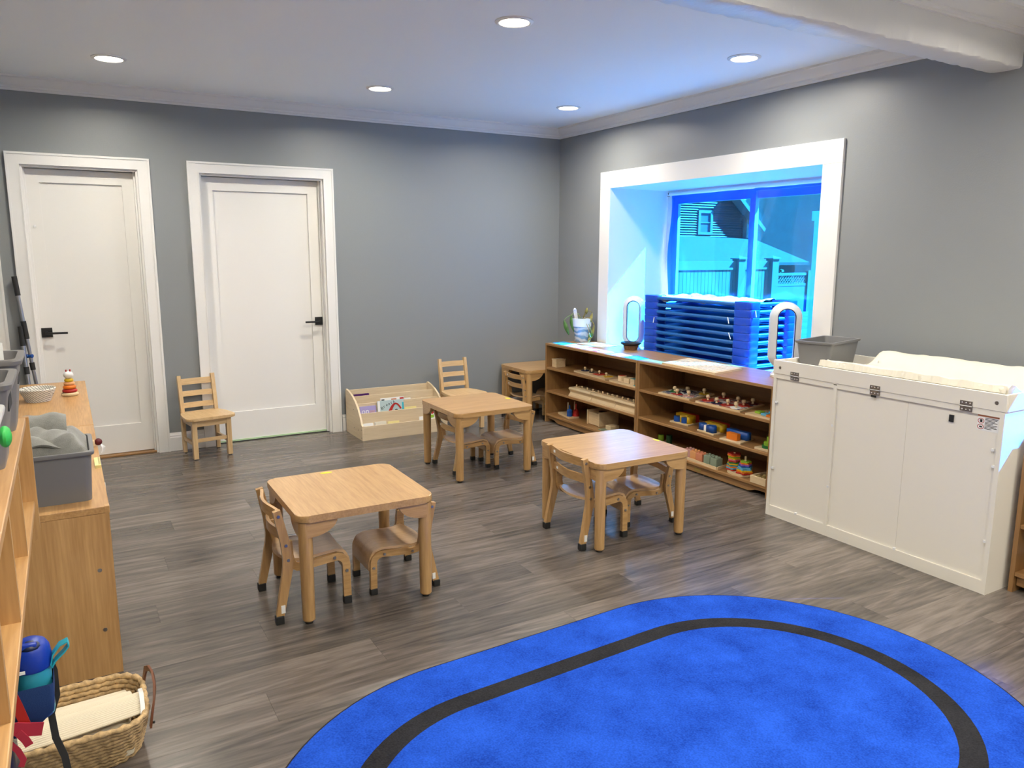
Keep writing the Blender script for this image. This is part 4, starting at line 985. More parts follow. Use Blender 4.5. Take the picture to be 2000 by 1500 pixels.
o = (-0.42, -2.96, Z3); t = thing('bead_tray', 'shallow wooden tray with brass-coloured beads against the white cupboard', 'tray', o)
b = B(o); b.box(-0.478, -0.330, -3.022, -2.900, Z3, Z3+0.008); b.box(-0.478, -0.468, -3.022, -2.900, Z3+0.008, Z3+0.045); b.box(-0.340, -0.330, -3.022, -2.900, Z3+0.008, Z3+0.045); b.box(-0.468, -0.340, -2.910, -2.900, Z3+0.008, Z3+0.045); b.box(-0.468, -0.340, -3.022, -3.012, Z3+0.008, Z3+0.045)
b.build('tray_body', M['toy_wood'], t, smooth=False)
b = B(o); rg = random.Random(5)
for k in range(40): b.sphere((rg.uniform(-0.455, -0.353), rg.uniform(-2.998, -2.924), Z3+0.018+rg.uniform(0, 0.018)), 0.011, n=8, m=5)
q = b.build('beads', M['brass'], t); q['kind'] = 'stuff'
for x, y, mt, h, lab in ((-0.300, -1.865, 'lime', 0.050, 'lime green round block in shade on the bottom tier'), (-0.300, -1.955, 'darkgreen', 0.065, 'dark green round block in shade on the bottom tier')):
    o = (x, y, Z3); t = thing('round_block', lab, 'toy', o); B(o).box(x-0.045, x+0.045, y-0.040, y+0.040, Z3, Z3+0.012, 0.002).build('board', M['toy_wood'], t); B(o).cyl((x, y, Z3+0.012), (x, y, Z3+0.012+h), 0.022, n=18).build('cylinder', M[mt], t)

# ------------------------------------------------------------------ on top of the shelves
ZT = 0.700
def card(label, poly, mat, z=ZT, th=0.0015):
    cx = sum(p[0] for p in poly)/len(poly); cy = sum(p[1] for p in poly)/len(poly)
    b = B((cx, cy, z)); b.prism(poly, 'z', z, z+th)
    return tag(b.build('picture_card', M[mat], None, smooth=False), label, 'card', 'picture cards on the toy shelf')
card('blue picture card at the left end of the shelf top', [(-0.420, -0.548), (-0.275, -0.515), (-0.305, -0.695), (-0.447, -0.722)], 'card_blue')
card('large pale picture sheet under the plant leaves', [(-0.265, -0.700), (-0.060, -0.690), (-0.060, -1.015), (-0.235, -1.045)], 'card_light')
card('small pale green sheet lying on the large pale one', [(-0.215, -0.830), (-0.130, -0.810), (-0.095, -1.000), (-0.222, -1.030)], 'pale_yellow', ZT+0.0016)
card('pink picture card beside the left blue card', [(-0.442, -0.755), (-0.300, -0.730), (-0.318, -0.860), (-0.455, -0.890)], 'card_pink')
card('pink and violet picture card left of the middle', [(-0.455, -0.900), (-0.285, -0.860), (-0.300, -0.985), (-0.462, -1.010)], 'card_pink')
card('long pink picture card with a pale end', [(-0.461, -1.020), (-0.309, -0.990), (-0.336, -1.344), (-0.457, -1.348)], 'card_pink')
card('pink card second from the right beside the blue card', [(-0.446, -1.417), (-0.330, -1.392), (-0.336, -1.550), (-0.473, -1.562)], 'card_pink')
card('blue picture card at the seam of the two toy shelves', [(-0.464, -1.605), (-0.305, -1.575), (-0.345, -1.757), (-0.478, -1.765)], 'card_blue')
o = (-0.30, -2.25, ZT); t = thing('letter_board', 'large pale wooden puzzle board lying on the shelf top before the cots', 'puzzle', o)
B(o).prism([(-0.462, -2.030), (-0.115, -1.930), (-0.152, -2.490), (-0.474, -2.555)], 'z', ZT, ZT+0.014).build('board', M['toy_wood'], t, smooth=False)
B(o).prism([(-0.435, -2.060), (-0.140, -1.972), (-0.172, -2.465), (-0.450, -2.520)], 'z', ZT+0.0142, ZT+0.0155).build('printed_face', M['map'], t, smooth=False)
sq = B(o); rg = random.Random(2)
for i in range(6):
    for j in range(9):
        u, v = (i+0.5)/6, (j+0.5)/9; x = -0.435+u*0.285-v*0.016; y = -2.055+u*0.085-v*0.455
        if rg.random() < 0.85: sq.box(x-0.014, x+0.014, y-0.016, y+0.016, ZT+0.0155, ZT+0.0185)
q = sq.build('letter_tiles', M['map'], t, smooth=False)
# potted plant
o = (-0.135, -0.590, ZT); t = thing('potted_plant', 'drooping green plant in a blue swirl pot on the toy shelf', 'plant', o)
B(o).lathe([(0, 0.006), (0.058, 0.006), (0.060, 0.0), (0.066, 0.0), (0.068, 0.014), (0.062, 0.016), (0.064, 0.030), (0.075, 0.120), (0.078, 0.135), (0.085, 0.205), (0.081, 0.205), (0.074, 0.135), (0.06, 0.06), (0, 0.05)], o, 32).build('pot', M['pot'], t)
B(o).lathe([(0, 0.178), (0.077, 0.176)], o, 24).build('soil', M['cork'], t)
B(o).lathe([(0.0766, 0.132), (0.0812, 0.136), (0.0856, 0.206), (0.081, 0.207)], o, 32).build('glazed_rim', M['white_pl'], t)
tg = B(o); tg.sweep([(-0.175, -0.570, ZT+0.165), (-0.195, -0.560, ZT+0.285)], (0.58, -0.81, 0), 0.030, 0.003); tg.sphere((-0.195, -0.560, ZT+0.285), 0.011, 0.011, 0.013)
tg.build('plant_tag', M['paper'], t)
stems = [  # arch end (dx,dy,dz), leaf length, dry?
    ((-0.10, 0.135, 0.185), 0.135, 'leaf', 0.03), ((-0.075, 0.065, 0.230), 0.150, 'leaf', 0.05), ((-0.060, 0.050, 0.185), 0.115, 'dryleaf', 0.05),
    ((0.03, -0.03, 0.300), 0.06, 'dryleaf', 0.02), ((0.055, -0.075, 0.255), 0.09, 'dryleaf', 0.05), ((0.06, -0.10, 0.150), 0.12, 'dryleaf', 0.05), ((0.02, -0.12, 0.09), 0.06, 'leaf', 0.02), ((-0.02, -0.155, 0.055), 0.05, 'dryleaf', 0.02)]
for dx, L, mt, lift in stems:
    c = Vector(o)+Vector((0, 0, 0.178)); e = Vector(o)+Vector(dx); ctrl = (c+e)/2+Vector((0, 0, 0.10 if dx[2] < 0.28 else 0.02))
    P = []
    for k in range(9):
        u = k/8; P.append(c*(1-u)**2+ctrl*2*u*(1-u)+e*u*u)
    sb = B(o).tube(P, 0.0028, 6).build('stem', M['stem'] if mt == 'leaf' else M['dryleaf'], t)
    w0 = 0.021 if mt == 'leaf' else 0.014; sd = Vector((0.58, -0.81, 0)); dr = Vector((-dx[0]*0.25, -dx[1]*0.25-0.01, -L)) if dx[2] < 0.28 else Vector((0.0, 0.01, -L))
    def lf(u, v, e=e, dr=dr, w0=w0, sd=sd):
        q = v*2-1; ww = w0*math.sin(math.pi*min(1, u*0.98+0.02))**0.7; p = e+dr*u+sd*(q*ww)+Vector((-0.81, -0.58, 0))*(0.007*(1-q*q)+0.010*math.sin(u*3.1)); return p
    B(o).grid(lf, 8, 4, 0.0008).build('leaf_blade', M[mt], sb, ang=60)
# cork-bottom bowl
o = (-0.118, -1.255, ZT); t = thing('cork_bowl', 'dark bowl with a cork base beside the blue cots', 'bowl', o)
B(o).lathe([(0, 0), (0.050, 0), (0.062, 0.034), (0.058, 0.036), (0, 0.02)], o, 28).build('cork_base', M['cork'], t)
B(o).lathe([(0.062, 0.0345), (0.084, 0.050), (0.083, 0.060), (0.074, 0.054), (0.056, 0.040), (0, 0.038)], o, 28).build('dark_rim', M['darkbowl'], t)

# bladeless fans
def make_fan(label, loc, rz):
    t = thing('bladeless_fan', label, 'fan', loc, rz, 'bladeless loop fans')
    def loop(w_, h_, zc, n=44):
        P = []; r = w_
        for k in range(n):
            a = 2*math.pi*k/n; x = r*math.cos(a); z = r*math.sin(a); z += (h_-r) if math.sin(a) >= 0 else -(h_-r); P.append((x, z+zc))
        return P
    zc = 0.262; n = 44
    pro = [(0.052, 0.172, -0.055), (0.057, 0.177, -0.062), (0.090, 0.208, -0.050), (0.100, 0.216, 0.0), (0.092, 0.210, 0.045), (0.066, 0.186, 0.052), (0.056, 0.176, 0.02)]
    b = B(); rings = [[b._v((x, d, z)) for x, z in loop(w_, h_, zc, n)] for w_, h_, d in pro]
    for i in range(len(rings)):
        A, C = rings[i], rings[(i+1) % len(rings)]
        for k in range(n): b.bm.faces.new([A[k], A[(k+1) % n], C[(k+1) % n], C[k]])
    lp = b.build('loop', M['silver_pl'], t, ang=60)
    b = B(); b.tube([(x, -0.0585, z) for x, z in loop(0.0525, 0.1725, zc, n)], 0.0025, 6, closed=True); b.build('slot_line', M['navy'], lp)
    B().lathe([(0, 0), (0.075, 0), (0.077, 0.012), (0.066, 0.022), (0.050, 0.040), (0.040, 0.062), (0, 0.064)], n=28).build('base', M['white_pl'], t)
    return t
make_fan('bladeless loop fan at the left of the cot stack', (0.130, -0.985, 0.64), R(-50))
make_fan('bladeless loop fan at the right, behind the grey bin', (-0.125, -2.800, ZT), R(-42))
# cot stack
lab = ['blue stacking cot at the very bottom of the stack', 'second blue stacking cot from the bottom', 'third blue stacking cot from the bottom', 'fourth blue stacking cot from the bottom', 'middle blue stacking cot, fifth from the bottom', 'sixth blue stacking cot from the bottom', 'seventh blue stacking cot from the bottom, with a white tie', 'eighth blue stacking cot, second from the top', 'topmost blue stacking cot with a crumpled pale sheet']
CX0, CX1, CY0, CY1 = 0.060, 0.570, -2.330, -1.180; PT = 0.0555
def make_cot():
    o = ((CX0+CX1)/2, (CY0+CY1)/2, 0); t = thing('stacking_cot', 'x', 'cot', (o[0], o[1], 0.64), 0, 'stacked blue sleeping cots')
    for sx in (0, 1):
        for sy in (0, 1):
            xa = CX0 if sx == 0 else CX1-0.125; ya = CY1-0.165 if sy == 1 else CY0
            poly = rrect(xa, xa+0.125, ya, ya+0.165, 0.034, 4)
            b = B(o); P2 = poly; cx, cy = xa+0.0625, ya+0.0825
            rr_ = []
            for z, s in ((0.0008, 0.95), (0.006, 0.985), (0.050, 1.0), (0.0545, 0.975)):
                rr_.append([b._v((cx+(x-cx)*s, cy+(y-cy)*s, z)) for x, y in P2])
            for A, C in zip(rr_, rr_[1:]):
                for k in range(len(A)): b.bm.faces.new([A[k], A[(k+1) % len(A)], C[(k+1) % len(A)], C[k]])
            b.bm.faces.new(rr_[0][::-1]); b.bm.faces.new(rr_[-1])
            b.build('corner_leg', M['bluec'], t, ang=40)
    for x in (CX0+0.026, CX1-0.026): B(o).cyl((x, CY0+0.12, 0.034), (x, CY1-0.12, 0.034), 0.0145, n=12).build('side_rail', M['bluetube'], t)
    for y in (CY0+0.030, CY1-0.030): B(o).cyl((CX0+0.09, y, 0.036), (CX1-0.09, y, 0.036), 0.0150, n=12).build('end_rail', M['bluetube'], t)
    def fab(u, v):
        x = CX0+0.03+(CX1-CX0-0.06)*u; y = CY0+0.10+(CY1-CY0-0.2)*v
        return (x, y, 0.036-0.012*math.sin(math.pi*u)*math.sin(math.pi*v)+0.002*math.sin(v*40+u*9))
    B(o).grid(fab, 12, 24, 0.0012).build('bed_sheet', M['bluefab'], t)
    return t
c0 = make_cot(); c0['label'] = lab[0]; cots = [c0]
for k in range(1, 9): cots.append(dup(c0, (c0.location.x, c0.location.y, 0.64+k*PT), 0, lab[k]))
o = c0.location; rg = random.Random(11)
def rump(u, v):
    x = -0.225+0.45*u; y = -0.42+0.86*v
    return (x, y, 0.048+0.010*math.sin(u*9+v*13)+0.008*math.sin(v*27-u*6)+0.006*math.sin(u*31+v*19)-0.02*(2*u-1)**4)
B().grid(rump, 26, 50, 0.0015).build('crumpled_sheet', flat('pale_blanket', (0.72, 0.74, 0.76), 0.8), cots[8], ang=60)
b = B(); 
for k, y, tilt in ((0, 0.395, 0.0), (5, 0, 0)):
    pass
for idx, (x, y, dz, dx) in ((5, (-0.256, 0.43, 0.045, 0.02)), (6, (-0.257, -0.372, 0.050, -0.004)), (4, (-0.257, -0.388, 0.050, -0.012)), (7, (-0.200, -0.577, 0.052, 0.0))):
    B().sweep([(x, y, dz), (x-0.002, y-0.012+dx, dz-0.045)], (0,1,0), 0.007, 0.002).build('white_tie', M['paper'], cots[idx], smooth=False)
# ================================================================== white changing cupboard
o = (-0.39, -3.83, 0); cb = thing('changing_cupboard', 'white changing-table cupboard with steel hinges, its back to the room', 'cupboard', o)
XF, XB, YA, YB = -0.687, -0.10, -3.215, -4.445
def part(name, mt, *bx, bev=0.0, parent=None): return B(o).box(*bx, bev).build(name, M[mt], parent or cb, smooth=bev > 0)
part('side_panel', 'white_lam', XF, XB, YA-0.018, YA, 0, 0.818); part('side_panel', 'white_lam', XF, XB, YB, YB+0.020, 0, 0.818)
part('centre_stile', 'white_lam', XF, XF+0.30, -3.622, -3.602, 0, 0.812)
part('base_rail', 'white_lam', XF+0.001, XF+0.019, -3.602, YA-0.018, 0, 0.060); part('base_rail', 'white_lam', XF+0.001, XF+0.019, YB+0.020, -3.622, 0, 0.060)
part('top_rail', 'white_lam', XF+0.001, XF+0.019, -3.602, YA-0.018, 0.796, 0.818); part('top_rail', 'white_lam', XF+0.001, XF+0.019, YB+0.020, -3.622, 0.796, 0.818)
for a, b_ in ((-3.602, YA-0.018), (-4.008, -3.622), (YB+0.020, -4.009)): part('back_panel', 'white_lam', XF+0.010, XF+0.016, a, b_, 0.058, 0.798)
part('front_panel', 'white_lam', XB-0.018, XB, YB+0.020, YA-0.018, 0.0, 0.818)
# tray on top
part('tray_wall', 'white_lam', XF-0.003, XF+0.015, YB-0.004, YA+0.004, 0.823, 0.897, bev=0.0015)
part('tray_wall', 'white_lam', XB-0.012, XB+0.004, YB-0.004, YA+0.004, 0.823, 0.897, bev=0.0015)
part('tray_wall', 'white_lam', XF+0.015, XB-0.012, YA-0.012, YA+0.004, 0.823, 0.897); part('tray_wall', 'white_lam', XF+0.015, XB-0.012, YB-0.004, YB+0.012, 0.823, 0.897)
part('tray_floor', 'white_lam', XF+0.015, XB-0.012, YB+0.012, YA-0.012, 0.823, 0.833)
part('lower_board', 'white_lam', XF, XB, YB, YA, 0.818, 0.8225)
part('tray_divider', 'white_lam', XF+0.015, XB-0.012, -3.470, -3.456, 0.833, 0.870)
for y in (-3.358, -3.839, -4.282):
    h = B(o); h.box(XF-0.0055, XF-0.003, y-0.027, y+0.027, 0.824, 0.846); h.box(XF-0.0025, XF, y-0.027, y+0.027, 0.800, 0.822)
    h.cyl((XF-0.004, y-0.027, 0.823), (XF-0.004, y+0.027, 0.823), 0.0035, n=8); hg = h.build('hinge', M['steel'], cb, smooth=False)
    s = B(o)
    for dy in (-0.017, 0, 0.017): s.cyl((XF-0.0055, y+dy, 0.838), (XF-0.0062, y+dy, 0.838), 0.003, n=8); s.cyl((XF-0.0025, y+dy, 0.808), (XF-0.0034, y+dy, 0.808), 0.003, n=8)
    s.build('screws', M['white_pl'], hg)
for y in (-3.258, -4.408): B(o).cyl((XF-0.003, y, 0.858), (XF-0.0045, y, 0.858), 0.008).build('bolt', M['steel'], cb)
part('black_latch', 'rubber', XF-0.004, XF+0.002, -3.845, -3.820, 0.787, 0.797); part('black_clip', 'rubber', XF+0.004, XF+0.010, -4.228, -4.208, 0.738, 0.770)
for y, z in ((-3.242, 0.66), (-3.242, 0.28), (-3.612, 0.60), (-3.612, 0.27), (-4.419, 0.58), (-4.419, 0.24), (-3.42, 0.062), (-4.008, 0.062), (-4.410, 0.652)): part('panel_clip', 'white_pl', XF-0.001, XF+0.010, y-0.006, y+0.006, z-0.006, z+0.006, bev=0.001)
# warning sticker
xs = XF+0.0100; st = part('warning_sticker', 'paper', xs-0.0008, xs, -4.424, -4.330, 0.726, 0.797)
part('red_band', 'coral', xs-0.0012, xs-0.0008, -4.424, -4.330, 0.787, 0.797, parent=st)
rgm = B(o)
for z in (0.768, 0.742):
    rgm.tube([(xs-0.0012, -4.3455+0.0125*math.cos(a*math.pi/12), z+0.0105*math.sin(a*math.pi/12)) for a in range(24)], 0.0013, 5, closed=True)
rgm.build('prohibition_rings', M['red'], st)
dm = B(o); dm.box(xs-0.0012, xs-0.0008, -4.351, -4.341, 0.762, 0.774); dm.box(xs-0.0012, xs-0.0008, -4.352, -4.340, 0.738, 0.745)
ln = [0.054, 0.050, 0.042, 0.052, 0.035, 0.052, 0.048, 0.051, 0.030]
for k, L in enumerate(ln): dm.box(xs-0.0012, xs-0.0008, -4.362-L, -4.362, 0.781-k*0.0058, 0.7835-k*0.0058)
dm.build('sticker_print', M['ink'], st, smooth=False)
# changing pad with rumpled cover
o = (-0.38, -3.96, 0.833); pd = thing('changing_pad', 'white contoured changing pad with a rumpled cover in the cupboard tray', 'pad', o)
PR_ = [(-0.640, 0.834), (-0.648, 0.880), (-0.640, 0.918), (-0.615, 0.928), (-0.585, 0.922), (-0.52, 0.888), (-0.45, 0.870), (-0.38, 0.866), (-0.31, 0.872), (-0.25, 0.895), (-0.190, 0.942), (-0.160, 0.950), (-0.132, 0.942), (-0.124, 0.90), (-0.128, 0.834)]
def padfn(u, v):
    f = u*(len(PR_)-1); i = min(int(f), len(PR_)-2); g = f-i
    x = PR_[i][0]*(1-g)+PR_[i+1][0]*g; z = PR_[i][1]*(1-g)+PR_[i+1][1]*g
    y = -3.500-0.925*v; w_ = 0.0022*math.sin(v*17+3*math.sin(u*7+v*9))+0.0014*math.sin(v*39+u*13+2*math.sin(v*23))+0.001*math.sin(u*41+v*17)
    k = 0 if u in (0, 1) else 1
    return (x-0.4*w_*k, y-(0.02*u if v == 0 else 0), z+w_*k*(1.0 if z > 0.85 else 0))
b = B(o); b.grid(padfn, 42, 90)
for v in (0, 1):
    vs = [b._v(padfn(u/42, v)) for u in range(43)]; b.bm.faces.new(vs)
bmesh.ops.remove_doubles(b.bm, verts=list(b.bm.verts), dist=0.0002)
b.build('pad_body', M['plush'], pd, ang=60)
cr = B(o)
def ruff(u, v): return (-0.652+0.012*v+0.004*math.sin(u*40+3*math.sin(u*13))+0.003*math.sin(u*131), -3.475-0.945*u, 0.896+0.030*v+0.003*math.sin(u*31+2*math.sin(u*9))*v)
cr.grid(ruff, 110, 5, 0.001); cr.build('cover_hem', M['plush'], pd, ang=60)
tp = B(o); tp.grid(lambda u, v: (-0.36+0.17*u, -3.485-0.06*v+0.01*math.sin(u*9), 0.836+0.045*u*v+0.05*max(0, 1-abs(u-0.62)*9)*v), 16, 6, 0.001); tp.build('loose_corner', M['paper'], pd, ang=60)

def make_bin(name, label, x0, x1, y0, y1, z0, z1, mat, taper=0.028, group=None, rot=0.0, handle=True, wall=0.004):
    """open plastic storage bin with a rolled rim"""
    o = ((x0+x1)/2, (y0+y1)/2, z0); t = thing(name, label, 'bin', o, rot, group)
    hx, hy, H = (x1-x0)/2, (y1-y0)/2, z1-z0
    def rr(s, z, r=0.022): return [(x, y, z) for x, y in rrect(-hx+s, hx-s, -hy+s, hy-s, r, 4)]
    L = [rr(taper, 0.0), rr(0.010, H-0.014), rr(0.002, H-0.013), rr(0.0, H-0.004), rr(0.001, H), rr(0.010+wall, H), rr(0.012+wall, H-0.006), rr(taper+wall, wall)]
    b = B(); V = [[b._v(p) for p in ring_] for ring_ in L]
    for A, C in zip(V, V[1:]):
        for k in range(len(A)): b.bm.faces.new([A[k], A[(k+1) % len(A)], C[(k+1) % len(A)], C[k]])
    b.bm.faces.new(V[0][::-1]); b.bm.faces.new(V[-1])
    b.build('bin_body', mat, t, ang=30)
    return t, hx, hy, H
gb, hx, hy, H = make_bin('storage_bin', 'grey plastic storage bin standing in the tray of the white cupboard', -0.530, -0.150, -3.400, -3.175, 0.834, 1.000, M['grey_bin'], rot=R(13))
B().box(-hx+0.016, -hx+0.0195, -0.042, 0.042, H-0.058, H-0.024).build('label_window', M['silver_pl'], gb, smooth=False)
B().box(-hx+0.0145, -hx+0.0165, -0.038, 0.038, H-0.054, H-0.028).build('label_recess', M['grey_bin2'], gb, smooth=False)

# white bowl on the right-edge shelf
o = (-0.43, -4.575, 0.095); t = thing('white_bowl', 'white bowl on the lowest tier of the right-edge shelf', 'bowl', o)
B(o).lathe([(0, 0.006), (0.030, 0.0), (0.036, 0.0), (0.060, 0.035), (0.070, 0.065), (0.067, 0.066), (0.055, 0.035), (0.030, 0.010), (0, 0.008)], o, 28).build('bowl_body', M['white_pl'], t)

# ================================================================== left side: low cupboards
def low_cupboard(label, ya, yb, screws=False):
    x0, x1, zt = -4.415, -4.008, 0.620; o = (x1, ya, 0); t = thing('low_cupboard', label, 'cupboard', o, 0, 'low wooden cupboards')
    B(o).box(x0, x1, yb, ya, zt-0.025, zt, 0.003).build('top_board', M['cup_y'], t)
    for a in (ya-0.02, yb): B(o).box(x0, x1-0.002, a, a+0.02, 0, zt-0.025).build('side_panel', M['cup_z'], t, smooth=False)
    B(o).box(x0, x0+0.01, yb+0.02, ya-0.02, 0.02, zt-0.025).build('back_panel', M['cup_y'], t, smooth=False)
    for z in (0.06, 0.32): B(o).box(x0+0.01, x1-0.006, yb+0.02, ya-0.02, z-0.018, z).build('shelf_board', M['cup_y'], t, smooth=False)
    B(o).box(x1-0.04, x1-0.02, yb+0.02, ya-0.02, 0, 0.042).build('kick_board', M['cup_y'], t, smooth=False)
    B(o).box(x1-0.016, x1+0.0006, yb-0.0006, yb+0.028, zt-0.0256, zt+0.0006, 0.002).build('edge_corner', M['cup_y'], t)
    if screws:
        for z in (0.393, 0.172):
            s = B(o).lathe([(0, 0), (0.007, 0), (0.007, 0.0015), (0.004, 0.002), (0, 0.001)], (0,0,0), 14).build('cam_bolt', M['steel'], t)
            s.location = (-4.055-x1, yb-ya, z); s.rotation_euler = (math.pi/2, 0, 0)
            s.data.transform(Matrix.Translation(Vector(o)))
        B(o).cyl((x1-0.001, -2.75, 0.555), (x1+0.006, -2.75, 0.555), 0.016).build('white_bumper', M['white_pl'], t)
    return t
low_cupboard('low wooden cupboard in front, its end panel beside the basket', -1.802, -3.240, True)
low_cupboard('low wooden cupboard farther back carrying the ring toy', -0.262, -1.798)
# ring toy
o = (-4.100, -0.835, 0.62); t = thing('ring_toy', 'wooden rainbow ring stacker with a white animal head on the far cupboard', 'toy', o)
B(o).lathe([(0, 0), (0.040, 0), (0.047, 0.006), (0.047, 0.014), (0.040, 0.020), (0, 0.020)], o, 28).build('base', M['toy_wood'], t)
for z, r, mt in ((0.031, 0.041, 'red'), (0.053, 0.036, 'orange'), (0.074, 0.030, 'peach'), (0.094, 0.025, 'yellow')):
    P = [(0.010, z-0.011)]
    for k in range(9): a = -math.pi/2+math.pi*k/8; P.append((r-0.011+0.011*math.cos(a), z+0.011*math.sin(a)))
    P.append((0.010, z+0.011)); B(o).lathe(P, o, 24).build('ring', M[mt], t)
hd = B(o).sphere((o[0], o[1], 0.62+0.127), 0.027, 0.027, 0.023).build('animal_head', M['paper'], t)
for s in (-1, 1): B(o).cyl((o[0]+s*0.010, o[1]-0.004, 0.62+0.146), (o[0]+s*0.011, o[1]-0.004, 0.62+0.160), 0.0042).build('ear', M['red'], hd)
# rope bowl
o = (-4.262, -0.945, 0.62); t = thing('rope_bowl', 'small white rope bowl with dark stitching on the far cupboard', 'bowl', o)
b = B(o)
for k in range(9):
    u = k/8; r = 0.060+0.030*u; b.tube([(o[0]+r*math.cos(a/28*6.2832), o[1]+r*math.sin(a/28*6.2832), 0.62+0.005+0.068*u) for a in range(28)], 0.0056, 6, closed=True)
b.lathe([(0, 0.003), (0.060, 0.003), (0.060, 0.007), (0, 0.007)], o, 24); b.build('coils', M['ropebowl'], t)
# grey bin with towels
gb, hx, hy, H = make_bin('towel_bin', 'grey plastic bin full of grey towels on the front cupboard', -4.375, -4.036, -3.165, -2.850, 0.620, 0.800, M['grey_bin'], taper=0.020)
o = (-4.205, -3.0, 0.79); tw = thing('grey_towels', 'heap of folded grey towels in the front cupboard bin', 'towel', o)
def tw1(u, v):
    x = -4.355+0.300*u; y = -3.135+0.250*v; e = min(u, 1-u, v, 1-v)
    z = 0.782+0.058*min(1, e*7)+0.030*v*math.sin(u*2.6+0.3)+0.010*math.sin(u*8+v*7)+0.005*math.sin(u*21-v*15)
    return (x, y, z)
B(o).grid(tw1, 30, 26, 0.006).build('towel', M['towel'], tw, ang=70)
def tw2(u, v):   # fold standing up at the back, with an open end towards the right
    a = v*math.pi; x = -4.350+0.235*u; y = -2.955+0.055*math.cos(a)*(0.8+0.3*u)+0.02*u; z = 0.815+0.068*math.sin(a)*(0.75+0.5*math.sin(u*2.2))+0.004*math.sin(u*17)
    return (x, y, z)
B(o).grid(tw2, 24, 16, 0.007).build('towel', M['towel'], tw, ang=70)
def tw3(u, v):
    x = -4.34+0.250*u; y = -3.120+0.105*v; z = 0.822+0.018*math.sin(v*3.0)+0.012*u*(1-u)*4+0.006*math.sin(u*13+v*4)-0.012*(1-v)*u
    return (x, y, z)
B(o).grid(tw3, 22, 12, 0.007).build('towel', M['towel'], tw, ang=70)
# small things behind the bin
o = (-4.05, -2.30, 0.62); t = thing('bead_bar', 'pale wooden bar with a maroon bead and white tassel behind the towel bin', 'toy', o)
B(o).box(-4.150, -4.018, -2.318, -2.285, 0.62, 0.650, 0.006).build('bar', M['toy_wood'], t); q = B(o).sphere((-4.004, -2.300, 0.640), 0.016).build('bead', M['maroon'], t)
b = B(o)
for k in range(4): b.tube([(-3.998, -2.300, 0.632), (-3.990+0.004*k, -2.312+0.006*k, 0.612), (-3.996+0.004*k, -2.318+0.008*k, 0.592)], 0.0018, 5)
b.build('tassel', M['paper'], q)
o = (-4.022, -2.62, 0.62); t = thing('spiral_notebook', 'small yellow spiral notebook squeezed beside the towel bin', 'notebook', o)
B(o).box(-4.032, -4.010, -2.700, -2.560, 0.62, 0.632).build('pages', M['pale_yellow'], t, smooth=False)
b = B(o)
for k in range(8): b.tube([(-4.012+0.005*math.cos(a), -2.69+k*0.016, 0.632+0.005*math.sin(a)) for a in [i*0.785 for i in range(8)]], 0.0009, 4, closed=True)
b.build('spiral', M['steel'], t)

# ================================================================== wall cubby unit at the left edge
XC, XCB, YE = -4.190, -4.615, -3.900
o = (XC, YE, 0.745); cu = thing('wall_cubby', 'wall-hung wooden cubby shelf at the left edge with rounded end panel', 'shelf', o)
z1, z2, th = 1.080, 0.865, 0.018; YN = -5.60
def rc(b, y0, y1): 
    r = 0.045; P = [(XCB, z1), (XC+0.006, z1), (XC+0.006, 0.745+r)]
    for k in range(1, 7): a = k/6*math.pi/2; P.append((XC+0.006-r*(1-math.cos(a)), 0.745+r-r*math.sin(a)))
    P.append((XCB, 0.745)); b.prism(P, 'y', y0, y1)
b = B(o); rc(b, YE-th, YE); b.build('end_panel', M['cup_z'], cu, smooth=False)
b = B(o); rc(b, YN, YN+th); b.build('end_panel', M['cup_z'], cu, smooth=False)
B(o).box(XCB, XC, YN+th, YE-th, z1-th, z1, 0.002).build('top_board', M['cup_y'], cu); B(o).box(XCB, XC, YN+th, YE-th, z2-th, z2, 0.002).build('lower_board', M['cup_y'], cu)
for y in (-4.309, -4.640, -4.965, -5.29): B(o).box(XCB, XC-0.002, y-th, y, z2, z1-th).build('divider', M['cup_z'], cu, smooth=False)
B(o).box(XCB, XCB+0.012, YN+th, YE-th, 0.745, z1-th).build('back_panel', M['cup_y'], cu, smooth=False)
for y in (-4.20, -4.52, -4.84):
    hk = B(o); hk.tube([(-4.34, y, z2-th), (-4.34, y, z2-0.06), (-4.33, y, z2-0.08), (-4.31, y, z2-0.08), (-4.30, y, z2-0.06)], 0.005, 8); hk.build('coat_hook', M['steel'], cu)
# bins on the cubby
b1, hx, hy, H = make_bin('cubby_bin', 'charcoal bin with white cards, farthest on the wall cubby', -4.560, -4.176, -4.112, -3.905, 1.080, 1.248, M['grey_bin2'], group='bins on the wall cubby')
b2, hx, hy, H = make_bin('cubby_bin', 'empty charcoal bin, second on the wall cubby', -4.560, -4.178, -4.470, -4.250, 1.080, 1.248, M['grey_bin2'], group='bins on the wall cubby')
b3, hx, hy, H = make_bin('cubby_bin', 'milky plastic bin with green toys, nearest on the wall cubby', -4.560, -4.184, -4.80, -4.575, 1.080, 1.230, M['clear_bin'], group='bins on the wall cubby')
for bn, yy in ((b1, 0.0), (b2, 0.0)):
    B().box(0.172, 0.1785, -0.045, 0.045, 0.105, 0.135).build('handle_slot', M['ink'], bn, smooth=False)
o = (-4.27, -4.0, 1.16); t = thing('white_cards', 'stack of white cards sticking out of the farthest cubby bin', 'card', o)
for k, (x, z, w_) in enumerate(((-4.245, 1.275, 0.028), (-4.285, 1.268, 0.036))): B(o).box(x-w_, x+w_, -3.985-0.012*k, -3.980-0.012*k, 1.11, z).build('card', M['paper'], t, smooth=False)
B(o).box(-4.268, -4.250, -3.9862, -3.985, 1.252, 1.262).build('printed_square', M['ink'], t, smooth=False)
o = (-4.30, -4.05, 1.16); t = thing('leaning_sheet', 'light grey sheet leaning inside the farthest cubby bin', 'sheet', o)
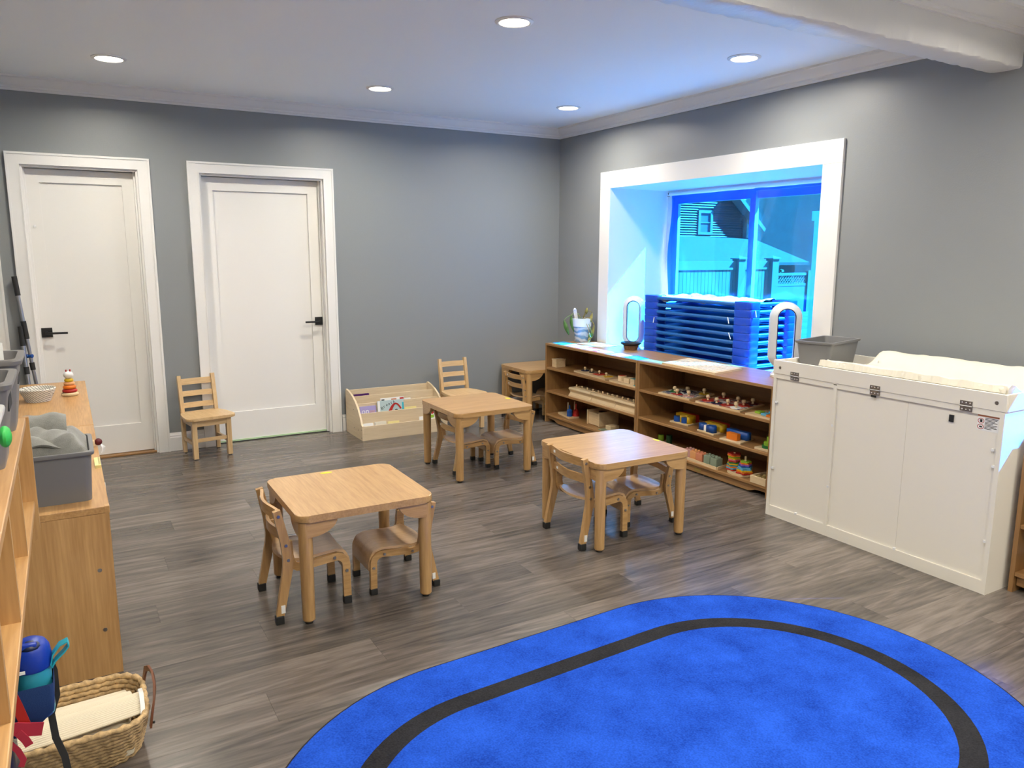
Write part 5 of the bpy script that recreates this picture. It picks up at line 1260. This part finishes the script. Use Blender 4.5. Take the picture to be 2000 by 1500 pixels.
B(o).prism([(-4.50, 1.10), (-4.215, 1.10), (-4.215, 1.236), (-4.262, 1.300), (-4.50, 1.300)], 'y', -4.075, -4.070).build('sheet', M['silver_pl'], t, smooth=False)
o = (-4.21, -4.60, 1.16); t = thing('green_toy', 'bright green soft toy poking out of the nearest cubby bin', 'toy', o)
gm = flat('bright_green', (0.03, 0.42, 0.07), 0.5)
b = B(o); b.sphere((-4.212, -4.640, 1.222), 0.022, 0.035, 0.022); b.build('body', gm, t)
b = B(o); b.sphere((-4.186, -4.640, 1.185), 0.010, 0.022, 0.018); b.build('limb', gm, t)

# backpack, bottle
o = (-4.38, -4.21, 0.46); t = thing('backpack', 'navy backpack with red webbing hanging under the wall cubby', 'backpack', o)
b = B(o); b.box(-4.520, -4.262, -4.300, -4.120, 0.240, 0.700, 0.050, 4); b.build('body', M['navy'], t)
bluebag = flat('dark_blue_fabric', (0.006, 0.035, 0.14), 0.75, bump=0.3, bscale=500)
b = B(o); V = []
for z, x0, x1, d in ((0.535, -4.268, -4.176, 0.050), (0.500, -4.268, -4.176, 0.050), (0.465, -4.268, -4.180, 0.046), (0.440, -4.268, -4.205, 0.040), (0.415, -4.268, -4.240, 0.030)):
    V.append([b._v((x, y, z)) for x, y in rrect(x0, x1, -4.205-d, -4.205+d, 0.008, 3)])
for A, C in zip(V, V[1:]):
    for k in range(len(A)): b.bm.faces.new([A[k], A[(k+1) % len(A)], C[(k+1) % len(A)], C[k]])
b.bm.faces.new(V[-1]); b.build('side_pocket', bluebag, t, ang=60)
b = B(o); b.sweep([(-4.184, -4.165, 0.556), (-4.176, -4.165, 0.52), (-4.176, -4.170, 0.46), (-4.190, -4.175, 0.42), (-4.186, -4.180, 0.36), (-4.172, -4.185, 0.31), (-4.168, -4.190, 0.27), (-4.164, -4.19, 0.20)], (1,0,0), 0.015, 0.003); b.build('black_strap', M['ink'], t)
b = B(o); b.sweep([(-4.258, -4.255, 0.545), (-4.246, -4.255, 0.50), (-4.236, -4.255, 0.455), (-4.234, -4.255, 0.43)], (1,0,0), 0.020, 0.003); b.build('red_webbing', M['red'], t)
rp_ = flat('red_fabric', (0.42, 0.02, 0.045), 0.7)
b = B(o); b.sweep([(-4.270, -4.262, 0.455), (-4.252, -4.262, 0.452), (-4.236, -4.262, 0.446), (-4.216, -4.262, 0.440), (-4.204, -4.262, 0.437)], (0.1,0,1), 0.030, 0.004); b.sweep([(-4.250, -4.266, 0.445), (-4.238, -4.266, 0.424), (-4.232, -4.266, 0.408)], (1,0,0.2), 0.016, 0.003)
b.build('red_tab', rp_, t)
b = B(o); b.sweep([(-4.266, -4.262, 0.42), (-4.254, -4.262, 0.40), (-4.246, -4.262, 0.375), (-4.252, -4.262, 0.36)], (1,0,0), 0.012, 0.003); b.build('red_webbing', rp_, t)
o = (-4.214, -4.205, 0.445); t = thing('water_bottle', 'blue and aqua child water bottle in the backpack side pocket', 'bottle', o)
B(o).lathe([(0, 0.0), (0.034, 0.0), (0.036, 0.01), (0.036, 0.115), (0, 0.115)], o, 28).build('bottle_body', M['print_shark'], t)
lidm = flat('royal_blue_plastic', (0.008, 0.04, 0.36), 0.35)
ld = B(o).lathe([(0, 0.116), (0.0375, 0.116), (0.0395, 0.122), (0.0395, 0.145), (0.037, 0.163), (0.030, 0.176), (0.018, 0.183), (0, 0.184)], o, 28).build('lid', lidm, t)
B(o).sphere((-4.214, -4.218, 0.445+0.172), 0.024, 0.022, 0.012).build('spout_well', M['navy'], ld); B(o).box(-4.232, -4.200, -4.236, -4.220, 0.445+0.170, 0.445+0.184, 0.004).build('spout', lidm, ld)
B(o).box(-4.250, -4.226, -4.247, -4.2445, 0.445+0.122, 0.445+0.129).build('name_strip', M['paper'], ld, smooth=False)
lp = B(o); lp.sweep([(-4.178, -4.215, 0.565), (-4.172, -4.215, 0.588), (-4.158, -4.215, 0.606), (-4.142, -4.215, 0.612), (-4.140, -4.215, 0.600), (-4.150, -4.215, 0.588), (-4.168, -4.215, 0.572), (-4.176, -4.215, 0.558)], (0,1,0), 0.024, 0.003, closed=True); lp.build('carry_loop', M['aqua'], ld)

# ================================================================== basket
HB = 0.168
def outl(u, n=150):
    x0, x1 = -4.420-0.03*u, -3.995+0.022*u; y0, y1 = -3.800-0.085*u, -3.590+0.020*u
    P = rrect(x0, x1, y0, y1, 0.085, 12); 
    # resample evenly
    d = [0.0]
    for a, b in zip(P, P[1:]+P[:1]): d.append(d[-1]+math.hypot(b[0]-a[0], b[1]-a[1]))
    Q = []; Pn = P+P[:1]; i = 0
    for k in range(n):
        s = d[-1]*k/n
        while d[i+1] < s: i += 1
        g = (s-d[i])/max(1e-9, d[i+1]-d[i]); Q.append((Pn[i][0]*(1-g)+Pn[i+1][0]*g, Pn[i][1]*(1-g)+Pn[i+1][1]*g))
    return Q
o = (-4.21, -3.72, 0); bk = thing('seagrass_basket', 'oblong seagrass basket with a leather handle on the floor by the cupboard', 'basket', o)
NC = 11
for k in range(NC):
    u = k/(NC-1); Q = outl(u); z = 0.009+(HB-0.018)*u
    b = B(o); b.tube([(x, y, z+0.0016*math.sin(i*2.1+k)) for i, (x, y) in enumerate(Q)], [0.0088*(1+0.22*math.sin(i*1.57+k*1.1)) for i in range(len(Q))], 7, closed=True)
    b.build('coil', M['wicker'], bk, ang=80)
b = B(o); b.prism(outl(0, 60), 'z', 0.001, 0.008); b.build('bottom', M['wicker'], bk, smooth=False)
b = B(o); b.sweep([(-3.972, -3.640, 0.115), (-3.968, -3.642, 0.160), (-3.960, -3.655, 0.205), (-3.952, -3.690, 0.222), (-3.946, -3.735, 0.226), (-3.946, -3.780, 0.210), (-3.952, -3.812, 0.185), (-3.962, -3.822, 0.140), (-3.968, -3.822, 0.105)], (1,0,0.2), 0.006, 0.018)
b.build('leather_handle', M['leather'], bk, ang=60)
b = B(o); b.cyl((-3.962, -3.822, 0.118), (-3.956, -3.824, 0.118), 0.004, n=8); b.build('rivet', M['darkbowl'], bk)
o = (-4.21, -3.72, 0.06); cl = thing('folded_cloth', 'cream ribbed cloth folded inside the seagrass basket', 'cloth', o)
def ribs(y): return 0.0008*math.sin(y*2*math.pi/0.0052)
def c1(u, v):
    y = -3.845+0.115*v; x = -4.455+0.470*u; z = 0.138+0.030*math.sin(v*math.pi*0.95+0.1)+0.020*u**2
    return (x, y+0.02*u, z+ribs(y))
b = B(o); b.grid(c1, 8, 190, 0.004); b.build('front_fold', M['cream'], cl, ang=80)
def c2(u, v):
    y = -3.745+0.140*v; x = -4.455+0.455*u-0.02*v; z = 0.145-0.020*v+0.012*math.sin(v*5)+0.012*u
    return (x, y, z+ribs(y))
b = B(o); b.grid(c2, 8, 220, 0.004); b.build('back_fold', M['cream'], cl, ang=80)
B(o).box(-4.44, -4.01, -3.815, -3.61, 0.02, 0.125, 0.02).build('lower_folds', M['cream'], cl)
b = B(o); b.sweep([(-3.986, -3.832, 0.155), (-3.984, -3.815, 0.174), (-3.983, -3.78, 0.190), (-3.984, -3.74, 0.186), (-3.986, -3.716, 0.168)], (1,0,0), 0.012, 0.007); b.build('white_hem', M['paper'], cl)

# ================================================================== mops in the far left corner
def mop(label, top, foot, grip, joint, zclip=None):
    o = foot; t = thing('mop', label, 'mop', o, 0, 'mops leaning in the corner')
    T, F_ = Vector(top), Vector(foot); at = lambda z: F_+(T-F_)*((z-F_.z)/(T.z-F_.z))
    B(o).cyl(at(0.05), T, 0.0115, n=12).build('pole', M['steel'], t)
    for a, b_ in grip: B(o).cyl(at(a), at(b_), 0.0165, n=12).build('grip', M['rubber'], t)
    B(o).cyl(at(joint-0.025), at(joint+0.025), 0.016, n=12).build('twist_lock', M['rubber'], t)
    B(o).box(F_.x-0.10, F_.x+0.10, F_.y-0.035, F_.y+0.035, 0.0, 0.03, 0.006).build('mop_head', M['grey_bin'], t)
    return t
mop('tall mop with a long black grip leaning by the left door casing', (-4.358, -0.045, 1.317), (-4.245, -0.10, 0.0), ((1.19, 1.317), (0.90, 1.02)), 0.715)
mt = mop('shorter mop with one black grip beside the tall mop', (-4.352, -0.060, 0.985), (-4.315, -0.175, 0.0), ((0.855, 0.985),), 0.690)
B((-4.315, -0.175, 0)).tube([(-4.350, -0.075, 0.785), (-4.325, -0.062, 0.785), (-4.300, -0.080, 0.785)], 0.013, 8).build('blue_clip', M['blue'], mt)
